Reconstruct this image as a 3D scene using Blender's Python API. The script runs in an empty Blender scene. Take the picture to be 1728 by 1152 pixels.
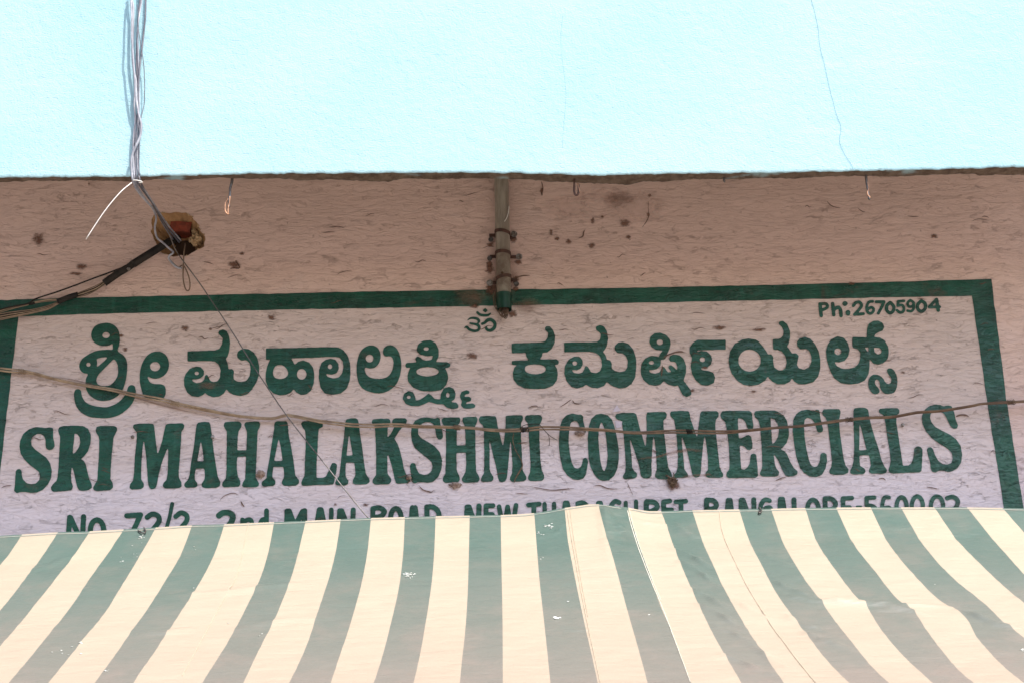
import bpy, bmesh, math, random
import numpy as np
from mathutils import Vector, Matrix, noise as mnoise

random.seed(7)
S = bpy.context.scene
COL = S.collection

# ------------------------------------------------------------------ camera
F_PX, W_PX, H_PX = 2400.0, 1728.0, 1152.0
CAM_Y, CAM_Z = -5.8, 1.6
up = np.array([-100, 6176, -2400.0]); up /= np.linalg.norm(up)
fw = np.array([0, 0, -1.0]); YA = fw - up*np.dot(fw, up); YA /= np.linalg.norm(YA)
XA = np.cross(YA, up)
R = np.array([XA, YA, up]); C0 = np.array([0, CAM_Y, CAM_Z])
cam = bpy.data.cameras.new('camera'); cam.lens = 50; cam.sensor_width = 36; cam.clip_end = 2000; cam.clip_start = 0.05
co = bpy.data.objects.new('camera', cam); COL.objects.link(co)
M = Matrix(R.tolist()).to_4x4(); M.translation = Vector(C0)
co.matrix_world = M
S.camera = co

# ------------------------------------------------------------------ light
AZ, PROF = 35.0, 1.86                       # sun to the right of the wall's normal; profile slope of its rays
EL = math.degrees(math.atan(PROF*math.cos(math.radians(AZ))))
sdir = Vector((math.sin(math.radians(AZ))*math.cos(math.radians(EL)), -math.cos(math.radians(AZ))*math.cos(math.radians(EL)), math.sin(math.radians(EL))))
sun = bpy.data.lights.new('sun', 'SUN'); sun.energy = 2.7; sun.angle = math.radians(0.53); sun.color = (1, 0.95, 0.87)
so = bpy.data.objects.new('sun', sun); COL.objects.link(so)
so.rotation_euler = sdir.to_track_quat('Z', 'Y').to_euler()
w = bpy.data.worlds.new('World'); S.world = w; w.use_nodes = True
nt = w.node_tree; sky = nt.nodes.new('ShaderNodeTexSky'); sky.sky_type = 'NISHITA'; sky.sun_disc = False
sky.sun_elevation = math.radians(EL); sky.sun_rotation = math.atan2(sdir.x, sdir.y); sky.dust_density = 2.0; sky.air_density = 1.2
nt.links.new(sky.outputs[0], nt.nodes['Background'].inputs[0]); nt.nodes['Background'].inputs[1].default_value = 0.15
S.view_settings.view_transform = 'Standard'; S.view_settings.look = 'None'
S.view_settings.exposure = 1.15; S.view_settings.gamma = 1; S.view_settings.use_curve_mapping = False

# ------------------------------------------------------------------ helpers
def ray(x, y):
    d = R.T.T @ np.array([x-W_PX/2, H_PX/2-y, -F_PX]); return d/np.linalg.norm(d)
def at(x, y, Y=0.0):
    d = ray(x, y); return C0 + d*(Y-C0[1])/d[1]
def atz(x, y, Z):
    d = ray(x, y); return C0 + d*(Z-C0[2])/d[2]
def catmull(pts, n=6, closed=False):
    P = np.array(pts, float); N = len(P); out = []
    if N < 3 and not closed:
        return np.array([P[0]+(P[-1]-P[0])*t for t in np.linspace(0, 1, n+1)])
    rng = range(N) if closed else range(N-1)
    for i in rng:
        if closed: a, b, c, d = P[(i-1) % N], P[i], P[(i+1) % N], P[(i+2) % N]
        else: a, b, c, d = P[max(i-1, 0)], P[i], P[i+1], P[min(i+2, N-1)]
        for t in np.linspace(0, 1, n, endpoint=False):
            out.append(0.5*((2*b)+(-a+c)*t+(2*a-5*b+4*c-d)*t*t+(-a+3*b-3*c+d)*t**3))
    if not closed: out.append(P[-1])
    return np.array(out)
def mesh_obj(name, verts, faces, mats, parent=None, smooth=False, midx=None):
    me = bpy.data.meshes.new(name); me.from_pydata([tuple(map(float, v)) for v in verts], [], faces)
    for m in (mats if isinstance(mats, (list, tuple)) else [mats]): me.materials.append(m)
    if midx is not None: me.polygons.foreach_set('material_index', midx)
    if smooth: me.polygons.foreach_set('use_smooth', [True]*len(me.polygons))
    me.update()
    o = bpy.data.objects.new(name, me); COL.objects.link(o)
    if parent: o.parent = parent
    return o
def set_org(o, p):
    """put a top-level thing's origin at p without moving its mesh"""
    p = Vector([float(v) for v in p]); o.data.transform(Matrix.Translation(-p)); o.location = p
def tag(o, label, cat=None, group=None, kind=None):
    if label: o['label'] = label
    if cat: o['category'] = cat
    if group: o['group'] = group
    if kind: o['kind'] = kind
    return o
def empty(name, loc, label, cat, group=None):
    o = bpy.data.objects.new(name, None); COL.objects.link(o); o.location = loc; o.empty_display_size = .1
    return tag(o, label, cat, group)
def put(o, root):
    """parent a world-space mesh under a moved root"""
    o.parent = root; o.matrix_parent_inverse = Matrix.Translation(root.location).inverted(); return o
class G:
    """geometry collector"""
    def __init__(s): s.v = []; s.f = []
    def add(s, v, f):
        o = len(s.v); s.v += [tuple(map(float, p)) for p in v]; s.f += [tuple(i+o for i in q) for q in f]
    def tube(s, pts, r, n=7, cap=True, spline=4, jitter=0):
        P = catmull(pts, spline) if spline else np.array(pts, float)
        rr = np.interp(np.linspace(0, 1, len(P)), np.linspace(0, 1, len(r)), r) if isinstance(r, (list, tuple)) else np.full(len(P), r)
        v = []; f = []; prev = None
        for i, p in enumerate(P):
            t = Vector(P[min(i+1, len(P)-1)]-P[max(i-1, 0)])
            if t.length < 1e-9: t = Vector((0, 0, 1))
            t.normalize()
            if prev is None: a = t.orthogonal().normalized()
            else: a = (prev-t*prev.dot(t)); a = a.normalized() if a.length > 1e-6 else t.orthogonal().normalized()
            prev = a; b = t.cross(a)
            for k in range(n):
                an = 2*math.pi*k/n
                v.append(Vector(p)+(a*math.cos(an)+b*math.sin(an))*rr[i]*(1+jitter*random.uniform(-1, 1)))
        for i in range(len(P)-1):
            for k in range(n):
                f.append((i*n+k, i*n+(k+1) % n, (i+1)*n+(k+1) % n, (i+1)*n+k))
        if cap: f.append(tuple(range(n))[::-1]); f.append(tuple((len(P)-1)*n+k for k in range(n)))
        s.add(v, f); return s
    def box(s, c, h, rot=None):
        m = rot or Matrix.Identity(3)
        v = [Vector(c)+m@Vector((x*h[0], y*h[1], z*h[2])) for x in (-1, 1) for y in (-1, 1) for z in (-1, 1)]
        s.add(v, [(0, 1, 3, 2), (4, 6, 7, 5), (0, 4, 5, 1), (2, 3, 7, 6), (0, 2, 6, 4), (1, 5, 7, 3)]); return s
    def blob(s, c, rad, seed=0, amp=.35, sub=2, fr=2.5):
        bm = bmesh.new(); bmesh.ops.create_icosphere(bm, subdivisions=sub, radius=1)
        v = []
        for q in bm.verts:
            d = q.co.normalized(); k = 1+amp*mnoise.noise(d*fr+Vector((seed*7.3, seed*1.7, 0)))*1.6
            v.append((c[0]+d.x*rad[0]*k, c[1]+d.y*rad[1]*k, c[2]+d.z*rad[2]*k))
        s.add(v, [tuple(x.index for x in q.verts) for q in bm.faces]); bm.free(); return s
    def obj(s, name, mat, parent=None, smooth=True):
        return mesh_obj(name, s.v, s.f, mat, parent, smooth)

# ------------------------------------------------------------------ materials
class NT:
    def __init__(s, name):
        s.m = bpy.data.materials.new(name); s.m.use_nodes = True; s.t = s.m.node_tree; s.b = s.t.nodes['Principled BSDF']
        s.pos = s.t.nodes.new('ShaderNodeNewGeometry').outputs['Position']
    def n(s, typ, **k):
        q = s.t.nodes.new('ShaderNode'+typ)
        for a, b in k.items(): setattr(q, a, b)
        return q
    def L(s, a, b): s.t.links.new(a, b)
    def val(s, sock, v):
        if hasattr(v, 'is_linked') or hasattr(v, 'links'): s.L(v, sock)
        else: sock.default_value = v
    def noise(s, scale=(1, 1, 1), sc=1.0, det=4, ro=.55, dis=0, off=(0, 0, 0), vec=None):
        mp = s.n('Mapping'); mp.inputs['Scale'].default_value = scale; mp.inputs['Location'].default_value = off
        s.L(vec or s.pos, mp.inputs[0])
        q = s.n('TexNoise'); q.inputs['Scale'].default_value = sc; q.inputs['Detail'].default_value = det
        q.inputs['Roughness'].default_value = ro; q.inputs['Distortion'].default_value = dis
        s.L(mp.outputs[0], q.inputs['Vector']); return q.outputs['Fac']
    def ramp(s, f, a, b, lo=0.0, hi=1.0):
        q = s.n('MapRange', interpolation_type='SMOOTHSTEP'); s.L(f, q.inputs[0])
        q.inputs[1].default_value = a; q.inputs[2].default_value = b; q.inputs[3].default_value = lo; q.inputs[4].default_value = hi
        return q.outputs[0]
    def math(s, op, a, b=0.0, c=None):
        q = s.n('Math', operation=op); s.val(q.inputs[0], a); s.val(q.inputs[1], b)
        if c is not None: s.val(q.inputs[2], c)
        return q.outputs[0]
    def mix(s, f, a, b, mode='MIX'):
        q = s.n('Mix', data_type='RGBA', blend_type=mode); s.val(q.inputs[0], f)
        for sock, v in ((q.inputs[6], a), (q.inputs[7], b)):
            if isinstance(v, tuple): sock.default_value = (*v, 1)
            else: s.L(v, sock)
        return q.outputs[2]
    def bump(s, h, dist, st=1.0, prev=None):
        q = s.n('Bump'); q.inputs['Strength'].default_value = st; q.inputs['Distance'].default_value = dist; s.L(h, q.inputs['Height'])
        if prev: s.L(prev, q.inputs['Normal'])
        return q.outputs[0]
    def contour(s, f, wd):
        return s.ramp(s.math('ABSOLUTE', s.math('SUBTRACT', f, .5)), 0.0, wd, 1.0, 0.0)
    def out(s, col, rough=.7, nrm=None, metal=0, spec=None):
        s.val(s.b.inputs['Base Color'], col if not isinstance(col, tuple) else (*col, 1))
        s.val(s.b.inputs['Roughness'], rough); s.b.inputs['Metallic'].default_value = metal
        if spec is not None: s.b.inputs['Specular IOR Level'].default_value = spec
        if nrm: s.L(nrm, s.b.inputs['Normal'])
        return s.m

def simple(name, col, col2=None, rough=.6, sc=30, bump=.0, bsc=60, metal=0, spec=None):
    q = NT(name); c = col
    if col2: c = q.mix(q.ramp(q.noise(sc=sc, det=5), .35, .65), col, col2)
    nm = q.bump(q.noise(sc=bsc, det=4), bump) if bump else None
    return q.out(c, rough, nm, metal, spec)

def plaster_relief(q, strength=1.0):
    """horizontal flaky streaks shared by the wall and all paint on it"""
    warp = q.noise((3, 3, 9), 1, 3, .6)
    cx = q.n('CombineXYZ'); sx = q.n('SeparateXYZ'); q.L(q.pos, sx.inputs[0])
    q.L(sx.outputs[0], cx.inputs[0]); q.L(sx.outputs[1], cx.inputs[1])
    q.L(q.math('MULTIPLY_ADD', warp, .10, sx.outputs[2]), cx.inputs[2])
    v = cx.outputs[0]
    a = q.noise((11, 1, 50), 1, 6, .64, .5, vec=v)
    b = q.noise((21, 1, 110), 1, 6, .66, .8, off=(3, 0, 9), vec=v)
    mk = q.ramp(q.noise((2.2, 1, 5), 1, 3, .6, off=(5, 0, 2)), .42, .60)
    mk2 = q.ramp(q.noise((13, 1, 34), 1, 4, .65, off=(1, 0, 7)), .50, .61)
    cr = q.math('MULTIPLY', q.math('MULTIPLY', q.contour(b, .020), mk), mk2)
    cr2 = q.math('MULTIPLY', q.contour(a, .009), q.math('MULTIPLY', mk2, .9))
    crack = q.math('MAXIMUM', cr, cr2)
    ter = q.ramp(a, .47, .53)
    ter2 = q.ramp(b, .52, .56)
    h = q.math('MULTIPLY_ADD', ter, .35, q.math('MULTIPLY', a, .8))
    h = q.math('MULTIPLY_ADD', ter2, .22, h)
    h = q.math('MULTIPLY_ADD', b, .5, h)
    h = q.math('MULTIPLY_ADD', crack, -.8, h)
    fine = q.noise((60, 1, 150), 1, 3, .6)
    h = q.math('MULTIPLY_ADD', fine, .12, h)
    low = q.noise((3, 1, 3), 1, 3, .5)
    nrm = q.bump(low, .03*strength)
    nrm = q.bump(h, .0022*strength, 1.0, nrm)
    return nrm, crack, a

def wall_mat(name, base, tint, dirt, lav=None, lav_panel=False):
    q = NT(name); nrm, crack, a = plaster_relief(q)
    big = q.noise((1.1, 1, 1.6), 1, 5, .6, off=(2, 0, 0))
    c = q.mix(q.ramp(big, .35, .68), base, tint)
    sm = q.noise((5, 1, 16), 1, 6, .7, off=(8, 0, 3))
    c = q.mix(q.ramp(sm, .50, .78, 0, .20), c, dirt)
    bl = q.noise((2.6, 1, 3.2), 1, 4, .55, off=(12, 0, 5))
    c = q.mix(q.ramp(bl, .58, .72, 0, .3), c, tuple(x*y for x, y in zip(base, (.86, .98, 1.08))))
    if lav:                                   # lavender mixed in more strongly towards the lower part
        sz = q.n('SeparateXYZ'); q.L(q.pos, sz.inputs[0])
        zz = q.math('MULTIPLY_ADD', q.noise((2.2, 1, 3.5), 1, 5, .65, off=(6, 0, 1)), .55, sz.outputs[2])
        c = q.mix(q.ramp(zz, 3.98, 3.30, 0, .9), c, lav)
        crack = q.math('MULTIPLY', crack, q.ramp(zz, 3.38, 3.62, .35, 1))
    c = q.mix(q.math('MULTIPLY', crack, .52 if lav_panel else .30), c, (.21, .105, .075))  # crack lines darkened in the colour, imitating shade in the recesses
    sp = q.ramp(q.noise((1, 1, 1), 55, 2, .5), .70, .76, 0, .5)
    c = q.mix(sp, c, (.12, .06, .045))
    return q.out(c, .72, nrm, spec=.3)

def green_mat(name, base=(.006, .050, .031), scuff=.55, spec=.45):
    q = NT(name); nrm, crack, a = plaster_relief(q, 1.25)
    big = q.noise((5, 1, 9), 1, 5, .65, off=(4, 0, 1))
    c = q.mix(q.ramp(big, .35, .7), base, tuple(x*1.8 for x in base))
    br = q.noise((30, 1, 4), 1, 5, .7, .8, off=(2, 0, 6))
    c = q.mix(q.ramp(br, .48, .72, 0, .6), c, (.02, .115, .075))
    sc = q.noise((7, 1, 7), 1, 7, .75, .6, off=(9, 0, 4))
    c = q.mix(q.ramp(sc, .58, .70, 0, scuff), c, (.085, .05, .035))
    c = q.mix(q.math('MULTIPLY', crack, .75), c, (.012, .02, .016))  # same recess shade put into the green colour
    scr = q.ramp(q.noise((26, 1, 30), 1, 5, .8, 1.2, off=(1, 0, 1)), .68, .76, 0, .35)
    c = q.mix(scr, c, (.16, .20, .18))
    return q.out(c, q.ramp(big, .3, .7, .26, .36), nrm, spec=spec)

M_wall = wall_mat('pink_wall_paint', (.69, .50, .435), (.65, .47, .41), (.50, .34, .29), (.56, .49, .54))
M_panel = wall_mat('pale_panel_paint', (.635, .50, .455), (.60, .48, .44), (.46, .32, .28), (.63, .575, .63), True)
M_green = green_mat('green_sign_paint')
M_green_pipe = simple('green_pipe_paint', (.003, .032, .019), (.006, .045, .026), .4, 40, .002, 80)

q = NT('blue_plaster')
pit = q.noise((1, 1, 1.5), 120, 3, .6); bgm = q.noise(sc=28, det=5, ro=.6); lo = q.noise(sc=1.3, det=5)
c = q.mix(q.ramp(lo, .3, .7), (.34, .56, .635), (.385, .575, .625))
c = q.mix(q.ramp(q.noise(sc=150, det=1, off=(4, 2, 1)), .74, .80, 0, .45), c, (.16, .30, .36))
c = q.mix(q.ramp(q.noise((.6, 1, 5), 2, 6, .7, off=(3, 0, 0)), .55, .75, 0, .15), c, (.55, .70, .72))
sepz = q.n('SeparateXYZ'); q.L(q.pos, sepz.inputs[0])
edge = q.ramp(sepz.outputs[2], 4.195, 4.245, 1, 0)
chip = q.ramp(q.noise((7, 1, 30), 1, 6, .7, off=(7, 0, 0)), .50, .58)
c = q.mix(q.math('MULTIPLY', edge, chip), c, (.66, .66, .62))
c = q.mix(q.math('MULTIPLY', q.ramp(sepz.outputs[2], 4.19, 4.212, 1, 0), q.ramp(q.noise(sc=40, det=5, off=(1, 0, 0)), .42, .55)), c, (.20, .16, .13))
nb = q.bump(bgm, .0045); nb = q.bump(pit, .0032, 1, nb)
M_blue = q.out(c, .8, nb, spec=.25)

q = NT('rough_concrete_edge')
n1 = q.noise(sc=28, det=8, ro=.7); n2 = q.noise((2.2, 2.2, 2.2), 1, 4, .6, off=(1.3, 0, 0))
c = q.mix(q.ramp(n1, .35, .65), (.085, .058, .042), (.17, .125, .092))
c = q.mix(q.math('MULTIPLY', q.ramp(n2, .56, .62), q.ramp(n1, .3, .5)), c, (.26, .36, .38))
M_conc = q.out(c, .9, q.bump(n1, .012), spec=.2)

def cloth(name, c1, c2, tintc, dmax):
    q = NT(name)
    at_ = q.n('Attribute', attribute_name='dust')  # second tint, mixed in more strongly towards the front edge
    lo = q.noise(sc=2.2, det=6, ro=.65); fi = q.noise((240, 240, 240), 1, 2, .5)
    c = q.mix(q.ramp(lo, .3, .7), c1, c2)
    d = q.math('MULTIPLY', at_.outputs['Fac'], dmax)
    d = q.math('ADD', d, q.ramp(q.noise((1, 1, 1), 4, 7, .72, off=(3, 1, 0)), .42, .72, 0, .30))
    c = q.mix(d, c, tintc)
    c = q.mix(q.ramp(q.noise(sc=60, det=4, ro=.7, off=(2, 0, 0)), .69, .76, 0, .3), c, (.42, .33, .24))
    nb = q.bump(q.noise((9, 26, 26), 1, 4, .55), .008, .7); nb = q.bump(fi, .0006, .6, nb)
    q.out(c, .36, nb, spec=.5)
    tr = q.n('BsdfTranslucent'); q.L(c, tr.inputs[0]); ms = q.n('MixShader'); ms.inputs[0].default_value = .12
    q.L(q.b.outputs[0], ms.inputs[1]); q.L(tr.outputs[0], ms.inputs[2])
    q.L(ms.outputs[0], q.t.nodes['Material Output'].inputs[0]); return q.m
M_cream = cloth('cream_cloth', (.47, .40, .305), (.45, .385, .295), (.42, .335, .255), .85)
M_stripe = cloth('green_cloth', (.085, .142, .122), (.105, .155, .135), (.235, .20, .17), .85)
M_seam = simple('seam_thread', (.78, .74, .64), (.66, .60, .50), .7)
M_ground = simple('dusty_ground', (.38, .31, .25), (.32, .26, .21), .9, 3, .01, 30)
M_steel = simple('steel_grey', (.16, .15, .15), (.09, .075, .065), .45, 60, .001, 90, metal=.6)
M_washer = simple('dull_washer', (.32, .30, .29), (.13, .10, .08), .45, 90, .001, 90, metal=.4)
M_rust = simple('rusty_strap', (.085, .035, .022), (.045, .022, .016), .7, 70, .002, 120)
M_pipe = NT('grey_pipe')
q = M_pipe; dz = q.n('SeparateXYZ'); q.L(q.pos, dz.inputs[0])
c = q.mix(q.ramp(q.noise((30, 30, 4), 1, 6, .7), .38, .66), (.33, .295, .24), (.20, .165, .13))
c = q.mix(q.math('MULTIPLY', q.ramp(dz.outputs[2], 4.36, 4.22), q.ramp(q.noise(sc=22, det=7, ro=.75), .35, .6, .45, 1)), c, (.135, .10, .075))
M_pipe = q.out(c, .5, q.bump(q.noise(sc=50, det=5), .0015), spec=.4)
q = NT('tan_cable'); xx = q.n('SeparateXYZ'); q.L(q.pos, xx.inputs[0])
fx = q.ramp(q.math('MULTIPLY_ADD', q.noise(sc=6, det=4), .9, xx.outputs[0]), -.7, 1.6)
M_tan = q.out(q.mix(q.ramp(q.noise(sc=22, det=5), .35, .65), q.mix(fx, (.37, .27, .18), (.17, .105, .065)), q.mix(fx, (.24, .165, .11), (.10, .06, .04))), .6, q.bump(q.noise(sc=90), .001), spec=.3)
M_brown = simple('brown_cable', (.22, .15, .10), (.13, .085, .06), .6, 10, .001, 90)
M_black = simple('black_rubber', (.012, .010, .009), (.026, .021, .018), .65, 25, .001, 80, spec=.2)
M_greyc = simple('grey_cable', (.38, .39, .44), (.24, .24, .28), .5, 20, .001, 80)
M_darkc = simple('dark_grey_cable', (.07, .075, .10), (.12, .12, .15), .45, 20, .001, 80)
M_white = simple('white_wire', (.80, .78, .74), None, .5)
M_copper = simple('bare_copper', (.55, .30, .18), (.30, .16, .10), .4, 60, metal=.5)
M_brick = simple('red_brick', (.27, .052, .025), (.17, .038, .02), .9, 30, .006, 60)
M_mortar = simple('tan_mortar', (.44, .255, .12), (.30, .17, .08), .95, 18, .012, 45)
M_mortar2 = simple('pale_mortar', (.58, .42, .25), (.40, .26, .14), .95, 25, .012, 60)
M_dark = simple('dark_cavity', (.07, .04, .025), None, .95)
M_twine = simple('old_twine', (.075, .045, .03), (.17, .115, .075), .9, 60, .003, 200)
M_lump = simple('plaster_lump', (.40, .31, .27), (.20, .13, .10), .9, 80, .004, 160)

def stain_mat(name, col, thr=(.35, .6), sc=38, st=1.0):
    q = NT(name); at_ = q.n('Attribute', attribute_name='fade')
    nz = q.noise((1, 1, 1.9), sc, 6, .7)
    a = q.ramp(q.math('MULTIPLY', at_.outputs['Fac'], q.math('ADD', nz, .35)), thr[0], thr[1], 0, st)
    q.out(col, .9, spec=.15); q.L(a, q.b.inputs['Alpha']); return q.m
M_stain = stain_mat('brown_stain', (.15, .078, .055), (.42, .80), 70, .85)
M_soft = stain_mat('soft_rust_wash', (.22, .125, .09), (.25, 1.0), 34, .5)
M_crack = stain_mat('crack_line', (.13, .075, .055), (.3, .6), 90, .85)
M_bcrack = stain_mat('hairline_crack', (.22, .36, .43), (.3, .7), 80, .5)
M_scuff = stain_mat('scuffed_plaster', (.76, .56, .49), (.25, .9), 26, .55)
M_peel = simple('lavender_undercoat', (.50, .43, .50), (.55, .47, .52), .7, 12)
M_drop = simple('dried_dropping', (.82, .82, .78), (.6, .6, .55), .8, 60)

# ------------------------------------------------------------------ ground
g = G(); g.add([(-150, -150, 0), (150, -150, 0), (150, 150, 0), (-150, 150, 0)], [(0, 1, 2, 3)])
tag(g.obj('ground', M_ground, smooth=False), 'dusty street ground in front of the shop', kind='structure')

# unseen house added behind the camera to darken the left lettering's gloss reflections
M_far = simple('added_house_paint', (.34, .25, .18), (.27, .20, .15), .9, 1.5)
M_glass = simple('added_house_glass', (.03, .035, .04), None, .1)
opp = G(); YB = -17.0
opp.box((-14.2, YB-4, 6.0), (13.4, 4, 6.0))
for fl in range(4): opp.box((-14.2, YB+.12, 3.0*fl+2.9), (13.4, .115, .09))
ob = opp.obj('added_house', M_far, smooth=False); set_org(ob, (-14.2, YB, 0)); tag(ob, 'plain brown four storey house, unseen, added behind the viewer to darken reflections', 'house')
win = None
for fl in range(4):
    for k in range(6):
        if win is None:
            wg = G(); wg.box((0, 0, 0), (.55, .02, .65)); win = wg.obj('window', M_glass, ob, False)
            fg = G()
            for sx_ in (-1, 1): fg.box((sx_*.6, .03, 0), (.05, .05, .7))
            for sz_ in (-1, 1): fg.box((0, .03, sz_*.7), (.65, .05, .05))
            fr = fg.obj('window_frame', M_far, win, False); o = win
        else:
            o = win.copy(); COL.objects.link(o); q_ = fr.copy(); COL.objects.link(q_); q_.parent = o
        o.location = (-11.0+4.4*k, .012, 3.0*fl+1.5)

# ------------------------------------------------------------------ wall with the broken hole
hole_z = [(312, 372), (330, 338), (362, 330), (400, 325), (440, 328), (482, 320), (520, 326), (552, 325), (572, 342), (592, 350), (602, 372), (618, 385), (632, 402), (640, 430), (650, 452), (668, 470), (683, 492), (686, 515), (676, 535), (678, 560),
          (655, 575), (635, 578), (615, 592), (590, 605), (565, 622), (540, 626), (515, 620), (490, 627), (462, 632), (430, 618), (400, 612), (375, 600), (352, 575), (345, 540), (326, 505), (318, 480), (305, 455), (318, 430), (310, 400)]
hole = [at(180+x/4.113, 280+y/4.113) for x, y in hole_z]
from mathutils.geometry import tessellate_polygon
outer = [Vector((-4.5, 0, 0)), Vector((4.5, 0, 0)), Vector((4.5, 0, 6.6)), Vector((-4.5, 0, 6.6))]
hv = [Vector(p) for p in hole]
tri = tessellate_polygon([outer, hv])
V = outer+hv; fcs = []
for t in tri:
    a, b, c = (V[i] for i in t)
    n_ = (b-a).cross(c-a); fcs.append(tuple(t) if n_.y < 0 else tuple(reversed(t)))
nb_ = len(V); V2 = V+[Vector((v.x, .23, v.z)) for v in outer]
fcs += [(0, 3, nb_+3, nb_), (1, nb_+1, nb_+2, 2), (3, 2, nb_+2, nb_+3), (nb_, nb_+3, nb_+2, nb_+1)]
wall = mesh_obj('shop_wall', V2, fcs, M_wall)
tag(wall, 'shaded dusty pink shop wall with a hand painted green sign and a broken hole', 'wall')

# the cavity
hc = at(180+515/4.113, 280+515/4.113)
rings = []; NR = 9
hp = catmull(hole, 3, closed=True)
cav_v = []
for k in range(NR):
    t = k/(NR-1)
    for i, p in enumerate(hp):
        s_ = 1-.62*t**1.2
        q_ = hc+(p-hc)*s_
        nz_ = mnoise.noise(Vector((p[0]*40, t*5, p[2]*40)))*.010*min(1, t*5)
        cav_v.append((q_[0]+nz_, .001+t*.11+nz_*.8*(t < .95), q_[2]+nz_*.7-.004*t))
NH = len(hp); cf = []
for k in range(NR-1):
    for i in range(NH):
        cf.append((k*NH+i, (k+1)*NH+i, (k+1)*NH+(i+1) % NH, k*NH+(i+1) % NH))
cav = mesh_obj('broken_hole', cav_v, cf, M_mortar, wall, True)
tag(cav, 'jagged hole in the plaster showing tan mortar and red brick')
bk = G(); bk.add([cav_v[(NR-1)*NH+i] for i in range(NH)], [tuple(range(NH))]); bk.obj('cavity_back', M_dark, cav, False)
def zp(x, y, Y): return at(180+x/4.113, 280+y/4.113, Y)
bm = bmesh.new(); bmesh.ops.create_cube(bm, size=1)
bmesh.ops.subdivide_edges(bm, edges=bm.edges, cuts=5, use_grid_fill=True)
bc = zp(530, 458, .085)
bv = []
for v in bm.verts:
    p = Vector((v.co.x*.095, v.co.y*.11, v.co.z*.050)); p = Matrix.Rotation(.05, 3, 'Y')@p
    p += Vector((mnoise.noise(v.co*3), mnoise.noise(v.co*3+Vector((5, 0, 0))), mnoise.noise(v.co*3+Vector((0, 5, 0)))))*.004
    bv.append(Vector(bc)+p)
bfc = [tuple(x.index for x in f.verts) for f in bm.faces]; bm.free()
mesh_obj('brick', bv, bfc, M_brick, cav, False)
g = G(); g.blob(zp(622, 515, .024), (.024, .026, .023), 3, .5, 4, 3.6); g.blob(zp(612, 460, .035), (.012, .02, .012), 5, .5, 3, 3)
tag(g.obj('mortar_lump', M_mortar2, cav), 'crumbly pale mortar lump on the right of the hole')
g = G(); g.blob(zp(400, 400, .075), (.035, .04, .018), 8, .4, 4, 3.2)
g.obj('mortar_lump', M_mortar, cav)
g = G()
for k in range(22):
    i = random.randrange(len(hp)); p = hp[i]; g.blob((p[0], -.001, p[2]), (random.uniform(.002, .006), .004, random.uniform(.002, .005)), k, .6, 1)
tag(g.obj('plaster_crumbs', M_mortar2, cav), None, kind='stuff')

# ------------------------------------------------------------------ painted panel, border, letters
def sheet(name, px, Y, mat, parent):
    pts = [Vector(at(x, y, Y)) for x, y in px]; t = tessellate_polygon([pts])
    fs = []
    for a in t:
        n_ = (pts[a[1]]-pts[a[0]]).cross(pts[a[2]]-pts[a[0]]); fs.append(tuple(a) if n_.y < 0 else tuple(reversed(a)))
    return mesh_obj(name, pts, fs, mat, parent)
def wob(pts, amp, step=14, seed=0):
    out = []
    for i in range(len(pts)):
        a = np.array(pts[i], float); b = np.array(pts[(i+1) % len(pts)], float); L_ = np.linalg.norm(b-a); n_ = max(1, int(L_/step))
        nn = np.array([-(b-a)[1], (b-a)[0]])/max(L_, 1e-6)
        for k in range(n_):
            p = a+(b-a)*k/n_; out.append(tuple(p+nn*amp*(mnoise.noise(Vector((p[0]*.05+seed, p[1]*.05, 0)))+.5*mnoise.noise(Vector((p[0]*.2, p[1]*.2, seed))))))
    return out
panel = sheet('painted_sign', wob([(-20, 520), (740, 502), (1655, 485), (1715, 960), (-40, 960)], .6), -.0015, M_panel, wall)
tag(panel, 'pale sign panel with green Kannada and English lettering')
TOPO = [(-30, 507.5), (180, 501.5), (440, 496), (740, 490), (1000, 487), (1260, 482), (1500, 476), (1673, 471)]
TOPI = [(1640, 499.5), (1500, 502), (1260, 507.5), (1000, 513), (740, 518), (440, 523.5), (180, 529.5), (31, 534)]
border = sheet('painted_border', wob(TOPO+[(1698, 671), (1727, 855), (1741, 960), (1709, 960), (1694, 855), (1665, 671)]+TOPI+[(20, 625), (0, 795), (-20, 960), (-55, 960), (-40, 795)], 1.1), -.003, M_green, panel)
tag(border, 'green painted border line round the sign')

ZT = {'K1': (100, 530, 6.4), 'K2': (300, 530, 6.4), 'K3': (520, 530, 5.76), 'K4': (850, 530, 6.4), 'K5': (1060, 530, 6.4), 'K6': (1280, 530, 6.4),
      'OM': (760, 490, 11.52), 'PH': (1360, 490, 6.646), 'E1': (10, 690, 7.681), 'E2': (210, 690, 7.681), 'E3': (400, 690, 7.681), 'E4': (590, 680, 7.681),
      'E5': (730, 680, 7.681), 'E6': (930, 680, 7.681), 'E7': (1120, 680, 7.681), 'E8': (1300, 675, 7.681), 'E9': (1430, 670, 7.681),
      'B1': (90, 830, 6.171), 'B2': (350, 830, 5.76), 'B3': (600, 830, 5.76), 'B4': (860, 820, 5.4), 'B5': (1160, 815, 6.171), 'B6': (1400, 815, 5.268)}
def gauss(a, s):
    k = int(3*s+1); x = np.arange(-k, k+1); w_ = np.exp(-x*x/(2*s*s)); w_ /= w_.sum()
    a = np.apply_along_axis(lambda r: np.convolve(r, w_, 'same'), 0, a)
    return np.apply_along_axis(lambda r: np.convolve(r, w_, 'same'), 1, a)
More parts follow.
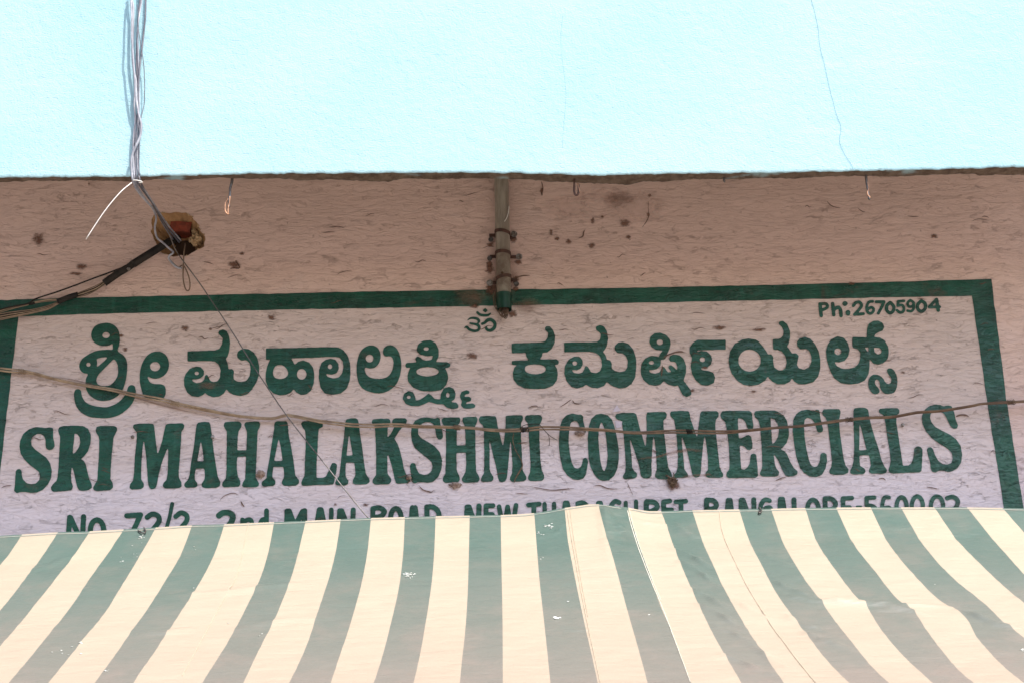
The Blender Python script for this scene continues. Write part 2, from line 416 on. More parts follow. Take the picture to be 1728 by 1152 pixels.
def raster(ops, res, blur):
    prim = []
    for op in ops:
        sg, kd, T, data = op[0], op[1], ZT[op[2]], op[3]
        x0, y0, s = T
        if kd == 'P': P = np.array(data, float)/s+[x0, y0]; prim.append((sg, kd, P, None))
        elif kd == 'S': P = catmull(np.array(data, float)/s+[x0, y0], 4, closed=True); prim.append((sg, 'P', P, None))
        elif kd == 'E': cx, cy, rx, ry = data; an = np.linspace(0, 2*np.pi, 28, endpoint=False); P = np.stack([x0+(cx+rx*np.cos(an))/s, y0+(cy+ry*np.sin(an))/s], 1); prim.append((sg, 'P', P, None))
        elif kd == 'L':
            D = np.array([(d[0], d[1], d[2] if len(d) > 2 else op[4]) for d in data], float)
            D = catmull(D, 6) if len(D) > 2 else D
            prim.append((sg, 'L', D[:, :2]/s+[x0, y0], D[:, 2]/s))
    A = np.concatenate([p[2] for p in prim if p[0] > 0]); mr = max([float(p[3].max()) for p in prim if p[3] is not None]+[0])+4
    lo = np.floor(A.min(0)-mr); hi = np.ceil(A.max(0)+mr)
    ss = res/2
    xs = np.arange(lo[0], hi[0], ss); ys = np.arange(lo[1], hi[1], ss)
    X, Y = np.meshgrid(xs, ys); mask = np.zeros(X.shape, bool)
    for sg, kd, P, rr in prim:
        if kd == 'P':
            ins = np.zeros(X.shape, bool); n_ = len(P)
            for i in range(n_):
                x1, y1 = P[i]; x2, y2 = P[(i+1) % n_]
                if y1 == y2: continue
                c_ = ((y1 > Y) != (y2 > Y)) & (X < (x2-x1)*(Y-y1)/(y2-y1)+x1); ins ^= c_
        else:
            ins = np.zeros(X.shape, bool)
            for i in range(len(P)-1):
                a, b = P[i], P[i+1]; d = b-a; L2 = max(d@d, 1e-9)
                t = np.clip(((X-a[0])*d[0]+(Y-a[1])*d[1])/L2, 0, 1)
                ins |= (X-a[0]-t*d[0])**2+(Y-a[1]-t*d[1])**2 < (rr[i]+(rr[i+1]-rr[i])*t)**2
        mask = (mask | ins) if sg > 0 else (mask & ~ins)
    f = gauss(mask.astype(float), blur/ss)
    return xs[::2], ys[::2], f[::2, ::2]
CASES = {}
def march(xs, ys, f, iso=.5):
    """marching squares fill -> verts (px) and faces"""
    ny, nx = f.shape; ins = f > iso; vid = {}; verts = []; faces = []
    def cv(i, j):
        k = ('c', i, j)
        if k not in vid: vid[k] = len(verts); verts.append((xs[j], ys[i]))
        return vid[k]
    def ev(i, j, i2, j2):
        k = ('e', i, j, i2, j2) if (i, j) < (i2, j2) else ('e', i2, j2, i, j)
        if k not in vid:
            t = (iso-f[i, j])/(f[i2, j2]-f[i, j]); vid[k] = len(verts)
            verts.append((xs[j]+(xs[j2]-xs[j])*t, ys[i]+(ys[i2]-ys[i])*t))
        return vid[k]
    cnt = ins[:-1, :-1].astype(int)+ins[1:, :-1]+ins[:-1, 1:]+ins[1:, 1:]
    for i, j in zip(*np.nonzero(cnt)):
        cs = [(i, j), (i+1, j), (i+1, j+1), (i, j+1)]; poly = []
        for k in range(4):
            a, b = cs[k], cs[(k+1) % 4]
            if ins[a]: poly.append(cv(*a))
            if ins[a] != ins[b]: poly.append(ev(*a, *b))
        if len(poly) > 2: faces.append(tuple(poly))
    return verts, faces
def letter(name, label, ops, res=1.0, blur=.9, Y=-.0045, mat=None, parent=None):
    xs, ys, f = raster(ops, res, blur); v, fc = march(xs, ys, f)
    o = mesh_obj(name, [at(x, y, Y) for x, y in v], fc, mat or M_green, parent or panel)
    if label: o['label'] = label
    return o
P, E_, L_ = 'P', 'E', 'L'
KN = [
 ('Sri', [(1, 'S', 'K1', [(345,225),(360,165),(410,115),(520,95),(600,125),(645,190),(655,270),(645,340),(632,395),(690,440),(725,490),(735,580),(720,700),(690,800),(640,870),(570,915),(490,932),(420,925),(350,890),(300,830),(283,760),(290,690),(310,642),(270,635),(230,605),(215,550),(240,490),(300,440),(380,400),(450,385),(520,380),(575,380),(577,350),(576,318),(540,335),(490,342),(420,330),(365,290)]),
   (-1, E_, 'K1', (505,228,40,33)), (-1, E_, 'K1', (315,542,24,22)), (-1, P, 'K1', [(403,480),(460,465),(525,462),(480,510),(430,550),(402,575),(410,520)]),
   (-1, 'S', 'K1', [(590,485),(620,520),(635,580),(632,650),(610,700),(570,745),(530,768),(460,770),(415,750),(402,710),(412,670),(440,630),(480,590),(540,530)]),
   (1, 'S', 'K1', [(160,850),(175,812),(210,805),(235,825),(245,880),(280,940),(340,975),(430,995),(520,998),(610,965),(680,910),(725,840),(745,780),(780,760),(815,775),(827,830),(820,890),(780,970),(700,1050),(620,1095),(520,1118),(420,1115),(330,1105),(240,1060),(190,1000),(165,930)])]),
 ('long ee mark', [(1, 'S', 'K1', [(1050,400),(1110,410),(1160,450),(1185,520),(1175,600),(1130,660),(1060,690),(1000,688),(955,668),(962,700),(985,735),(1030,750),(1100,752),(1140,775),(1152,830),(1135,890),(1100,915),(1000,912),(920,890),(885,800),(868,700),(875,600),(900,520),(940,455),(990,415)]), (-1, E_, 'K1', (1035,562,55,50))]),
 ('ma', [(1, P, 'K2', [(103,398),(400,388),(450,370),(478,320),(485,260),(460,235),(437,210),(445,180),(490,165),(530,185),(555,240),(565,310),(555,400),(535,460),(518,480),(540,530),(548,590),(585,588),(608,610),(602,660),(605,700),(640,722),(690,727),(740,715),(775,665),(788,590),(775,525),(740,495),(680,497),(645,470),(638,430),(655,395),(700,370),(760,372),(820,410),(860,470),(880,560),(878,650),(850,730),(800,810),(750,860),(680,880),(600,865),(550,835),(525,805),(500,850),(450,885),(380,892),(320,870),(297,845),(270,870),(220,890),(150,880),(100,840),(70,770),(65,700),(85,640),(130,585),(200,560),(250,570),(285,610),(280,660),(240,690),(190,700),(150,700),(165,725),(205,740),(255,730),(285,705),(295,655),(320,650),(335,680),(350,715),(385,730),(430,718),(455,680),(463,600),(445,545),(400,508),(330,503),(103,508)]), (-1, E_, 'K2', (205,635,24,20))]),
 ('haa', [(1, P, 'K2', [(953,368),(1540,357),(1540,465),(1220,475),(1245,505),(1262,545),(1300,510),(1355,495),(1420,520),(1460,570),(1475,640),(1470,740),(1440,820),(1390,862),(1330,868),(1280,840),(1250,805),(1225,840),(1170,865),(1100,872),(1030,850),(980,800),(950,720),(948,640),(965,560),(990,500),(1003,485),(953,490)]),
   (-1, 'S', 'K2', [(1030,620),(1045,570),(1080,548),(1130,548),(1170,580),(1193,635),(1170,675),(1120,695),(1060,688),(1035,660)]), (-1, E_, 'K2', (1338,645,52,58)),
   (1, P, 'K3', [(-10,322),(200,318),(290,320),(340,345),(385,400),(408,480),(412,560),(405,640),(375,720),(320,765),(240,780),(160,765),(120,710),(103,620),(105,540),(130,470),(170,440),(220,428),(265,440),(295,480),(298,530),(275,570),(230,585),(170,575),(190,605),(240,620),(295,612),(330,570),(343,510),(335,455),(305,420),(260,412),(-10,419)]), (-1, E_, 'K3', (212,507,22,24))]),
 ('la', [(1, 'S', 'K3', [(470,540),(480,440),(510,360),(560,315),(620,300),(680,330),(705,400),(690,470),(650,515),(600,525),(552,518),(560,570),(600,610),(680,625),(750,615),(800,575),(825,510),(828,450),(805,410),(750,408),(728,375),(735,330),(770,303),(820,303),(870,345),(900,430),(905,520),(890,600),(860,670),(800,730),(710,765),(620,757),(540,725),(490,660)]), (-1, E_, 'K3', (597,428,38,38))]),
 ('kshmi', [(1, P, 'K3', [(1055,340),(1070,290),(1120,258),(1190,252),(1240,280),(1268,340),(1270,400),(1255,440),(1240,462),(1350,462),(1380,480),(1380,505),(1355,520),(1330,517),(1355,570),(1362,620),(1345,680),(1290,735),(1200,748),(1100,742),(1020,710),(970,650),(965,590),(985,530),(1000,515),(955,520),(943,495),(955,470),(1055,465),(1040,430),(1060,405),(1095,420),(1110,440),(1150,448),(1200,440),(1215,400),(1160,408),(1090,390),(1060,365)]),
   (-1, E_, 'K3', (1148,335,26,18)), (-1, E_, 'K3', (1160,556,110,44)),
   (1, P, 'K3', [(918,820),(930,770),(975,742),(1020,755),(1042,800),(1045,835),(1080,830),(1130,800),(1170,765),(1200,785),(1230,820),(1285,822),(1290,770),(1320,715),(1370,700),(1415,720),(1435,770),(1425,820),(1385,850),(1440,855),(1463,880),(1455,910),(1410,920),(1350,905),(1310,870),(1250,870),(1200,855),(1175,848),(1130,870),(1080,888),(1010,890),(950,870)]),
   (-1, E_, 'K3', (978,803,20,16)), (-1, E_, 'K3', (1357,783,18,24))]),
 ('small long mark', [(1, P, 'K3', [(1475,790),(1490,750),(1540,733),(1570,745),(1565,770),(1530,775),(1515,800),(1560,795),(1588,815),(1580,842),(1540,850),(1530,870),(1600,862),(1628,880),(1620,905),(1570,915),(1510,912),(1485,880),(1495,840),(1480,815)])]),
 ('ka', [(1, P, 'K4', [(83,315),(400,303),(450,290),(475,250),(480,200),(450,175),(442,150),(465,130),(500,133),(535,175),(555,240),(550,310),(520,370),(470,410),(418,415),(415,450),(390,485),(570,483),(597,505),(590,540),(545,545),(575,580),(585,640),(575,710),(530,770),(450,800),(350,805),(230,798),(150,760),(105,700),(98,630),(115,570),(150,545),(90,545),(88,500),(275,495),(245,460),(238,415),(88,420)]), (-1, 'S', 'K4', [(228,585),(245,555),(300,542),(370,542),(430,555),(455,590),(430,625),(370,642),(300,640),(245,620)])]),
 ('ma', [(1, P, 'K4', [(652,305),(1010,300),(1040,275),(1050,220),(1030,195),(995,170),(998,135),(1040,118),(1085,135),(1115,185),(1128,260),(1115,340),(1090,385),(1070,400),(1100,440),(1115,490),(1150,495),(1168,530),(1168,580),(1200,610),(1250,622),(1310,610),(1335,570),(1340,500),(1320,450),(1285,422),(1230,418),(1200,385),(1200,340),(1235,305),(1285,297),(1350,320),(1400,380),(1430,470),(1432,570),(1420,680),(1380,750),(1320,790),(1250,798),(1180,775),(1135,745),(1115,725),(1085,770),(1020,795),(950,790),(910,770),(890,755),(860,780),(790,798),(730,780),(680,720),(655,640),(660,560),(700,490),(760,455),(815,455),(850,490),(855,540),(830,585),(790,602),(730,600),(760,630),(810,638),(850,625),(870,595),(880,560),(905,558),(925,590),(945,625),(1000,632),(1040,610),(1060,560),(1058,490),(1030,440),(980,412),(930,403),(655,410)]), (-1, E_, 'K4', (768,528,26,24))]),
 ('shi', [(1, P, 'K5', [(228,300),(240,245),(285,208),(345,200),(410,225),(450,270),(460,320),(445,380),(420,430),(400,485),(350,490),(330,460),(350,420),(375,390),(300,385),(250,350)]), (-1, E_, 'K5', (343,302,34,30)),
   (1, P, 'K5', [(135,600),(145,530),(185,475),(250,445),(320,455),(355,500),(350,550),(310,590),(260,600),(220,600),(240,628),(290,638),(340,625),(360,580),(385,562),(405,590),(430,625),(470,620),(435,580),(440,550),(470,548),(500,575),(530,605),(532,560),(515,520),(490,510),(455,510),(440,480),(455,445),(500,432),(555,440),(600,480),(625,550),(625,630),(605,690),(600,715),(650,780),(685,825),(680,870),(630,890),(590,870),(560,810),(540,765),(500,775),(430,755),(385,718),(350,755),(290,770),(220,755),(165,705),(140,650)]), (-1, E_, 'K5', (252,522,30,20))]),
 ('r mark', [(1, P, 'K5', [(1055,275),(1053,383),(800,385),(750,390),(730,410),(790,395),(850,400),(895,440),(908,490),(895,540),(850,575),(780,580),(800,600),(870,608),(920,630),(940,680),(925,740),(860,768),(790,760),(730,710),(690,640),(675,560),(690,470),(665,420),(665,360),(700,305),(750,278)]), (-1, E_, 'K5', (802,488,30,26))]),
 ('ya', [(1, P, 'K6', [(-323,490),(-308,400),(-258,320),(-178,275),(-108,262),(-28,275),(0,292),(50,350),(85,400),(100,430),(140,432),(160,460),(158,510),(170,570),(210,600),(250,605),(290,580),(305,520),(290,450),(250,400),(210,383),(160,383),(153,270),(230,265),(265,235),(272,180),(250,135),(218,110),(225,80),(265,73),(310,110),(340,180),(342,250),(325,320),(308,345),(335,380),(360,420),(410,420),(435,445),(425,490),(415,540),(435,580),(490,595),(545,570),(570,520),(570,450),(545,390),(510,373),(450,378),(418,345),(415,300),(445,260),(500,245),(560,265),(610,320),(650,400),(668,490),(668,580),(645,670),(590,730),(500,755),(430,750),(385,720),(360,688),(340,725),(280,755),(210,755),(150,725),(115,690),(103,665),(75,710),(0,757),(-78,770),(-158,760),(-228,715),(-288,640),(-313,570)]), (-1, E_, 'K6', (-96,498,122,118))]),
 ('ls', [(1, P, 'K6', [(728,400),(745,330),(785,270),(855,238),(920,255),(965,310),(985,380),(970,450),(930,500),(870,518),(818,512),(845,555),(900,585),(970,588),(1040,570),(1080,530),(1100,470),(1098,410),(1070,375),(1015,360),(1012,248),(1170,250),(1172,160),(1190,105),(1240,75),(1290,70),(1340,95),(1358,140),(1340,180),(1290,200),(1260,220),(1248,248),(1310,252),(1365,285),(1400,350),(1408,410),(1395,480),(1350,525),(1290,543),(1240,530),(1200,480),(1200,560),(1190,640),(1150,710),(1080,745),(980,755),(890,740),(820,690),(775,610),(740,500)]),
   (-1, E_, 'K6', (858,402,38,36)), (-1, P, 'K6', [(1145,358),(1188,358),(1187,415)]), (-1, P, 'K6', [(1245,358),(1310,362),(1333,395),(1320,425),(1285,432),(1255,410)]),
   (1, 'S', 'K6', [(1387,600),(1410,580),(1445,588),(1480,630),(1500,700),(1495,780),(1465,840),(1410,858),(1350,845),(1315,790),(1310,740),(1295,710),(1275,700),(1258,720),(1265,760),(1300,800),(1305,840),(1275,860),(1230,850),(1195,800),(1185,740),(1200,680),(1245,648),(1300,655),(1345,690),(1370,730),(1400,750),(1430,735),(1435,690),(1410,655),(1395,630)])]),
]
place = ['first big Kannada letter, at the left end of the upper row', 'second Kannada letter, an e-like curl', 'third Kannada letter, with a tall hook above it', 'fourth Kannada letter, wide with a flat bar on top',
         'fifth Kannada letter, just left of the stacked one', 'stacked Kannada letter below left of the small om', 'tiny epsilon-like mark right of the stacked Kannada letter',
         'first Kannada letter right of the pipe', 'Kannada letter between the crossed one and the slanted tail', 'Kannada letter with a slanted tail cracked across its top', 'small flag-like Kannada sign with a bar to the right',
         'wide Kannada letter starting with a big round ring', 'last Kannada letter, with a curl hanging at its lower right']
for (nm, ops), pl in zip(KN, place): letter('painted_letter', 'green '+pl, ops)
letter('painted_om_symbol', 'small green om symbol painted left of the pipe end', [
  (1, L_, 'OM', [(335,580,8),(390,545,20),(460,540,25),(530,560,27),(556,600,26),(535,640,14)]),
  (1, L_, 'OM', [(385,640,18),(470,655,24),(540,680,28),(562,730,28),(535,775,26),(460,788,26),(370,760,26),(320,712,24),(275,730,10)]),
  (1, L_, 'OM', [(620,650,26),(670,630,26),(720,582,32),(780,568,32),(840,605,34),(868,660,31),(850,730,34),(790,775,31),(730,772,28),(698,740,26),(700,712,18)]),
  (1, L_, 'OM', [(525,430,24),(570,470,26),(650,488,26),(730,483,24),(780,450,14)]), (1, P, 'OM', [(622,392),(680,342),(730,392),(680,438)])], .6, .5)
def pl_(T, r, *ls): return [(1, L_, T, [tuple(p) for p in l], r) for l in ls]
PH = [('P', pl_('PH', 20, [(158,155),(172,285)])+pl_('PH', 17, [(155,155),(220,150),(243,178),(222,205),(165,228)])),
 ('h', pl_('PH', 20, [(300,150),(312,275)], [(315,215),(365,192),(388,225),(395,285)])),
 ('colon', [(1, E_, 'PH', (438,150,30,28)), (1, E_, 'PH', (472,254,28,32))]),
 ('2', pl_('PH', 17, [(532,175),(560,140),(602,135),(625,168),(602,210),(560,258),(545,272)], [(548,270),(645,264)])),
 ('6', pl_('PH', 16, [(748,125),(705,135),(682,190),(690,240),(722,262),(755,238),(758,208),(732,192),(700,210)])),
 ('7', pl_('PH', 17, [(788,130),(876,130)], [(876,130),(850,190),(812,258)])),
 ('0', pl_('PH', 19, [(945,138),(910,170),(906,220),(940,256),(980,230),(984,180),(945,138)])),
 ('5', pl_('PH', 16, [(1100,120),(1035,125)], [(1035,125),(1030,170)], [(1030,172),(1080,168),(1100,205),(1088,240),(1050,248),(1022,225)])),
 ('9', pl_('PH', 15, [(1172,112),(1142,140),(1152,182),(1192,180),(1208,142),(1172,112)], [(1208,142),(1210,200),(1182,235),(1140,230)])),
 ('0', pl_('PH', 19, [(1295,118),(1255,160),(1255,210),(1295,238),(1337,205),(1337,150),(1295,118)])),
 ('4', pl_('PH', 16, [(1460,105),(1382,188)], [(1382,190),(1500,186)])+pl_('PH', 20, [(1465,105),(1485,225)]))]
for i, (nm, ops) in enumerate(PH):
    letter('painted_digit' if nm.isdigit() else 'painted_letter', 'small green %s in the phone number below the top right border' % (('digit '+nm) if nm.isdigit() else nm), ops, .7, .45)
EN = [
 ('S', [(1, P, 'E1', [(105,1055),(115,980),(122,880),(125,800),(150,772),(185,772),(203,800),(205,850),(225,910),(270,955),(330,968),(390,958),(430,915),(440,860),(430,810),(380,770),(310,720),(240,650),(190,570),(175,480),(185,400),(225,315),(300,255),(380,228),(460,232),(510,242),(560,230),(612,240),(612,370),(628,430),(632,480),(600,520),(560,528),(520,505),(512,450),(512,390),(495,345),(450,315),(400,318),(350,350),(325,410),(335,470),(380,520),(450,570),(520,620),(570,690),(595,790),(585,890),(545,970),(480,1040),(400,1075),(330,1082),(240,1068),(180,1072),(140,1085)])]),
 ('R', [(1, P, 'E1', [(675,270),(690,228),(740,215),(900,208),(1000,215),(1065,250),(1100,330),(1098,430),(1065,540),(1010,610),(970,642),(1010,665),(1035,710),(1055,800),(1080,900),(1112,970),(1115,1015),(1070,1045),(1000,1055),(950,1050),(925,1010),(905,930),(890,850),(870,770),(852,740),(843,850),(850,940),(870,1000),(850,1045),(780,1055),(620,1068),(590,1050),(582,1010),(610,965),(655,925),(668,880),(680,760),(688,600),(700,420),(700,345),(685,310)]), (-1, P, 'E1', [(888,308),(925,320),(955,360),(962,430),(945,490),(905,550),(865,582),(872,480),(885,380)])]),
 ('I', [(1, P, 'E1', [(1162,270),(1175,225),(1215,215),(1400,212),(1435,228),(1443,262),(1420,315),(1395,360),(1388,450),(1370,600),(1358,780),(1355,900),(1385,955),(1390,1010),(1350,1045),(1180,1058),(1135,1045),(1130,1010),(1160,955),(1185,910),(1190,800),(1205,600),(1210,400),(1200,345),(1170,305)])]),
 ('M', [(1, P, 'E2', [(108,230),(120,195),(200,182),(370,185),(385,210),(400,350),(415,480),(428,585),(450,530),(490,400),(510,300),(535,200),(560,185),(750,178),(778,205),(770,245),(738,290),(735,400),(720,600),(705,800),(705,880),(740,950),(742,995),(710,1020),(530,1025),(498,1000),(500,960),(545,910),(560,820),(565,650),(568,480),(530,570),(480,700),(440,860),(420,980),(395,1025),(350,1035),(320,1010),(305,950),(295,800),(280,600),(250,380),(235,500),(220,700),(215,900),(250,960),(250,1005),(215,1032),(90,1038),(65,1015),(72,970),(110,920),(122,850),(135,600),(155,430),(162,300),(140,275)])]),
 ('A', [(1, P, 'E2', [(935,195),(960,168),(1040,160),(1100,165),(1115,200),(1135,350),(1160,560),(1195,780),(1210,870),(1242,940),(1240,990),(1190,1015),(1050,1020),(1005,1005),(1000,960),(1040,900),(1042,840),(1035,765),(925,768),(910,850),(912,915),(948,955),(945,995),(915,1012),(800,1015),(772,990),(780,955),(825,910),(845,840),(865,680),(900,480),(920,300)]), (-1, P, 'E2', [(990,395),(1008,500),(1022,600),(1027,670),(942,672),(960,580)])]),
 ('H', [(1, P, 'E2', [(1285,205),(1300,165),(1380,155),(1490,155),(1520,185),(1515,230),(1480,280),(1470,350),(1462,530),(1640,528),(1640,605),(1460,615),(1458,780),(1470,860),(1500,930),(1505,970),(1480,1000),(1290,1010),(1262,985),(1275,940),(1315,890),(1322,780),(1325,500),(1325,280),(1300,245)]),
   (1, P, 'E3', [(92,195),(110,165),(200,158),(280,155),(302,185),(295,230),(268,275),(262,400),(255,600),(245,780),(245,890),(285,955),(280,990),(250,1008),(90,1010),(62,990),(75,945),(105,900),(110,780),(122,500),(130,290),(115,255)])]),
 ('A', [(1, P, 'E3', [(485,170),(520,150),(640,150),(658,180),(670,330),(700,480),(730,650),(755,850),(805,920),(802,960),(760,988),(610,990),(580,965),(582,930),(608,880),(608,810),(600,742),(472,745),(460,820),(460,880),(498,930),(495,970),(465,992),(340,997),(315,975),(325,935),(380,890),(390,800),(430,580),(460,380),(480,260)]), (-1, P, 'E3', [(540,365),(565,480),(592,664),(480,667),(505,540)])]),
 ('L', [(1, P, 'E3', [(828,185),(850,155),(940,148),(1080,158),(1112,185),(1110,225),(1060,250),(1050,350),(1045,500),(1030,700),(1030,885),(1110,885),(1150,870),(1180,810),(1210,740),(1230,695),(1265,690),(1297,715),(1290,790),(1272,870),(1255,960),(1235,975),(1040,978),(880,990),(840,985),(830,950),(850,900),(875,860),(878,700),(888,500),(890,330),(880,270),(850,235)])]),
 ('A', [(1, P, 'E4', [(-59,257),(-44,207),(11,192),(81,190),(108,210),(118,250),(130,350),(160,550),(190,780),(210,910),(258,980),(258,1020),(220,1045),(80,1052),(40,1035),(42,990),(75,930),(72,850),(60,765),(-49,767),(-54,877),(-49,947),(-17,1002),(-19,1042),(-59,1062),(-169,1057),(-191,1032),(-169,982),(-134,937),(-124,857),(-104,657),(-79,477),(-64,327)]), (-1, P, 'E4', [(-7,384),(11,497),(40,668),(-40,677),(-24,527)])]),
 ('K', [(1, P, 'E4', [(285,240),(300,205),(400,195),(510,198),(532,225),(520,275),(495,310),(490,450),(540,380),(580,300),(550,265),(555,210),(590,192),(720,190),(745,215),(735,255),(690,300),(640,360),(580,455),(620,520),(650,600),(680,720),(705,850),(740,930),(790,960),(785,1000),(750,1030),(630,1040),(600,1030),(580,960),(550,820),(520,720),(492,640),(490,780),(492,910),(540,975),(540,1010),(510,1045),(330,1050),(295,1025),(300,985),(345,920),(345,800),(340,550),(330,350),(325,290),(295,265)])]),
 ('S', [(1, P, 'E4', [(782,810),(800,772),(835,768),(855,790),(870,850),(900,905),(960,925),(1020,915),(1065,870),(1075,810),(1060,760),(1010,710),(920,640),(840,570),(805,480),(795,380),(805,290),(850,220),(920,188),(1000,178),(1070,190),(1110,195),(1140,180),(1170,200),(1175,260),(1200,350),(1213,430),(1190,465),(1150,468),(1125,430),(1110,340),(1090,270),(1040,240),(980,240),(920,270),(888,330),(890,400),(930,450),(1020,500),(1100,550),(1170,630),(1200,740),(1190,850),(1150,950),(1080,1015),(1010,1028),(940,1018),(880,1020),(850,1035),(810,1020),(798,960)])]),
 ('H', [(1, P, 'E5', [(115,215),(135,185),(250,178),(350,178),(362,210),(350,255),(315,295),(312,545),(430,545),(420,300),(400,255),(383,215),(395,180),(480,170),(570,172),(585,205),(575,245),(552,290),(555,500),(560,780),(565,880),(605,950),(612,985),(585,1020),(420,1028),(380,1000),(380,970),(425,890),(435,800),(432,635),(310,640),(312,860),(350,950),(355,990),(330,1020),(160,1028),(130,1000),(135,960),(165,910),(170,780),(175,550),(170,310),(130,265)])]),
 ('M', [(1, P, 'E5', [(597,200),(620,165),(700,160),(815,163),(830,200),(845,300),(870,390),(912,565),(930,450),(945,300),(945,160),(1080,150),(1160,150),(1173,180),(1165,220),(1145,260),(1145,400),(1155,600),(1165,860),(1215,945),(1215,985),(1180,1008),(1030,1015),(1002,990),(1005,950),(1030,910),(1035,780),(1020,560),(1012,440),(1000,560),(985,750),(965,960),(940,1010),(900,1020),(865,1010),(848,960),(830,850),(780,650),(735,450),(738,600),(740,850),(755,900),(790,950),(788,990),(760,1012),(650,1018),(625,1000),(630,965),(665,900),(670,780),(668,550),(665,320),(650,280),(605,240)])]),
 ('I', [(1, P, 'E5', [(1195,180),(1215,152),(1300,148),(1400,150),(1422,180),(1415,220),(1385,280),(1385,450),(1395,700),(1415,860),(1447,930),(1447,970),(1420,1000),(1270,1005),(1240,985),(1240,945),(1265,890),(1270,780),(1255,550),(1240,300),(1230,250),(1200,220)])]),
 ('C', [(1, P, 'E6', [(100,560),(105,400),(120,280),(150,200),(200,150),(280,128),(350,145),(385,140),(415,165),(418,230),(438,310),(455,360),(430,400),(395,395),(375,340),(360,270),(340,235),(300,222),(260,245),(240,300),(230,400),(230,530),(245,660),(270,770),(300,830),(345,845),(385,820),(405,770),(412,720),(440,700),(470,715),(480,750),(465,850),(450,920),(420,970),(350,992),(280,980),(210,930),(155,850),(120,720)])]),
 ('O', [(1, P, 'E6', [(480,600),(475,450),(490,290),(520,200),(580,145),(650,130),(730,150),(790,210),(825,310),(855,450),(878,600),(878,720),(860,840),(820,930),(750,995),(680,1003),(620,985),(560,920),(510,820),(488,720)]), (-1, P, 'E6', [(650,232),(680,290),(705,380),(722,520),(735,680),(720,800),(690,883),(665,850),(640,750),(625,620),(612,450),(620,320)])]),
 ('M', [(1, P, 'E6', [(828,170),(845,135),(920,122),(1080,122),(1105,140),(1130,240),(1155,340),(1190,450),(1225,575),(1235,480),(1240,330),(1235,160),(1245,115),(1380,108),(1480,110),(1502,140),(1490,190),(1455,220),(1460,330),(1480,500),(1500,700),(1520,830),(1560,900),(1570,950),(1500,985),(1380,975),(1345,950),(1350,910),(1370,860),(1365,700),(1345,500),(1328,400),(1318,500),(1308,650),(1300,800),(1305,930),(1270,970),(1200,970),(1165,940),(1140,800),(1090,640),(1040,500),(1015,430),(1030,560),(1045,720),(1050,830),(1075,870),(1115,905),(1110,950),(1080,970),(960,982),(930,965),(930,935),(960,890),(968,800),(955,600),(940,400),(920,260),(900,215),(850,205)])]),
 ('M', [(1, P, 'E7', [(82,130),(95,102),(200,95),(320,97),(335,120),(350,210),(380,290),(432,445),(450,320),(475,120),(500,98),(690,98),(715,125),(708,175),(675,210),(668,300),(690,500),(712,700),(725,820),(750,880),(775,920),(765,955),(720,962),(570,960),(540,930),(545,890),(575,860),(572,700),(550,500),(530,400),(510,550),(490,750),(482,900),(460,950),(410,960),(375,930),(345,800),(300,600),(228,400),(240,560),(260,740),(268,850),(318,920),(315,950),(270,962),(130,962),(125,930),(165,890),(182,820),(185,680),(170,450),(150,300),(135,210),(95,175)])]),
 ('E', [(1, P, 'E7', [(733,150),(755,100),(850,92),(1110,95),(1143,115),(1150,200),(1165,290),(1155,330),(1110,345),(1085,320),(1070,260),(1040,215),(1000,190),(962,188),(965,330),(975,450),(1020,445),(1060,420),(1100,405),(1135,430),(1150,520),(1150,580),(1120,605),(1080,600),(1050,560),(1010,545),(985,550),(995,700),(1005,850),(1050,855),(1090,820),(1115,770),(1130,660),(1165,645),(1200,660),(1208,750),(1220,850),(1222,940),(1190,962),(840,965),(812,940),(815,895),(850,850),(855,780),(845,550),(820,350),(800,240),(750,195)])]),
 ('R', [(1, P, 'E8', [(-211,168),(-193,138),(-133,130),(57,130),(100,145),(170,190),(215,260),(240,380),(240,460),(210,550),(160,610),(130,632),(180,650),(220,700),(260,800),(310,880),(355,915),(350,955),(300,980),(230,985),(190,965),(150,890),(100,770),(40,685),(60,830),(80,880),(118,930),(105,970),(60,985),(-108,983),(-136,958),(-133,928),(-108,878),(-105,738),(-118,518),(-133,338),(-153,258),(-198,218)]), (-1, P, 'E8', [(2,223),(57,243),(97,308),(112,388),(97,478),(57,543),(22,563),(17,438),(7,318)])]),
 ('C', [(1, P, 'E8', [(300,240),(340,170),(400,130),(480,115),(560,135),(600,115),(635,125),(645,200),(665,300),(685,370),(680,400),(645,415),(610,405),(590,340),(570,280),(530,235),(480,222),(445,250),(435,330),(445,480),(470,640),(500,770),(530,840),(570,862),(610,850),(640,790),(650,690),(690,672),(730,695),(735,780),(715,880),(670,960),(600,990),(520,985),(440,940),(385,870),(340,740),(310,580),(290,400)])]),
 ('I', [(1, P, 'E8', [(670,150),(690,115),(780,108),(890,110),(912,140),(905,190),(890,250),(900,400),(925,580),(950,750),(975,840),(1015,890),(1010,935),(950,960),(820,962),(770,945),(762,910),(790,860),(800,780),(780,600),(755,400),(735,270),(715,220),(680,190)])]),
 ('A', [(1, P, 'E9', [(77,170),(90,140),(160,130),(240,135),(270,160),(285,260),(320,400),(370,560),(410,680),(440,800),(480,890),(515,935),(505,975),(450,988),(310,985),(278,960),(285,925),(305,880),(295,800),(280,745),(155,750),(160,830),(165,885),(225,920),(237,960),(210,992),(80,997),(38,980),(35,945),(65,890),(80,820),(90,650),(85,450),(80,300)]), (-1, P, 'E9', [(154,318),(180,400),(215,540),(250,677),(153,684),(155,500)])]),
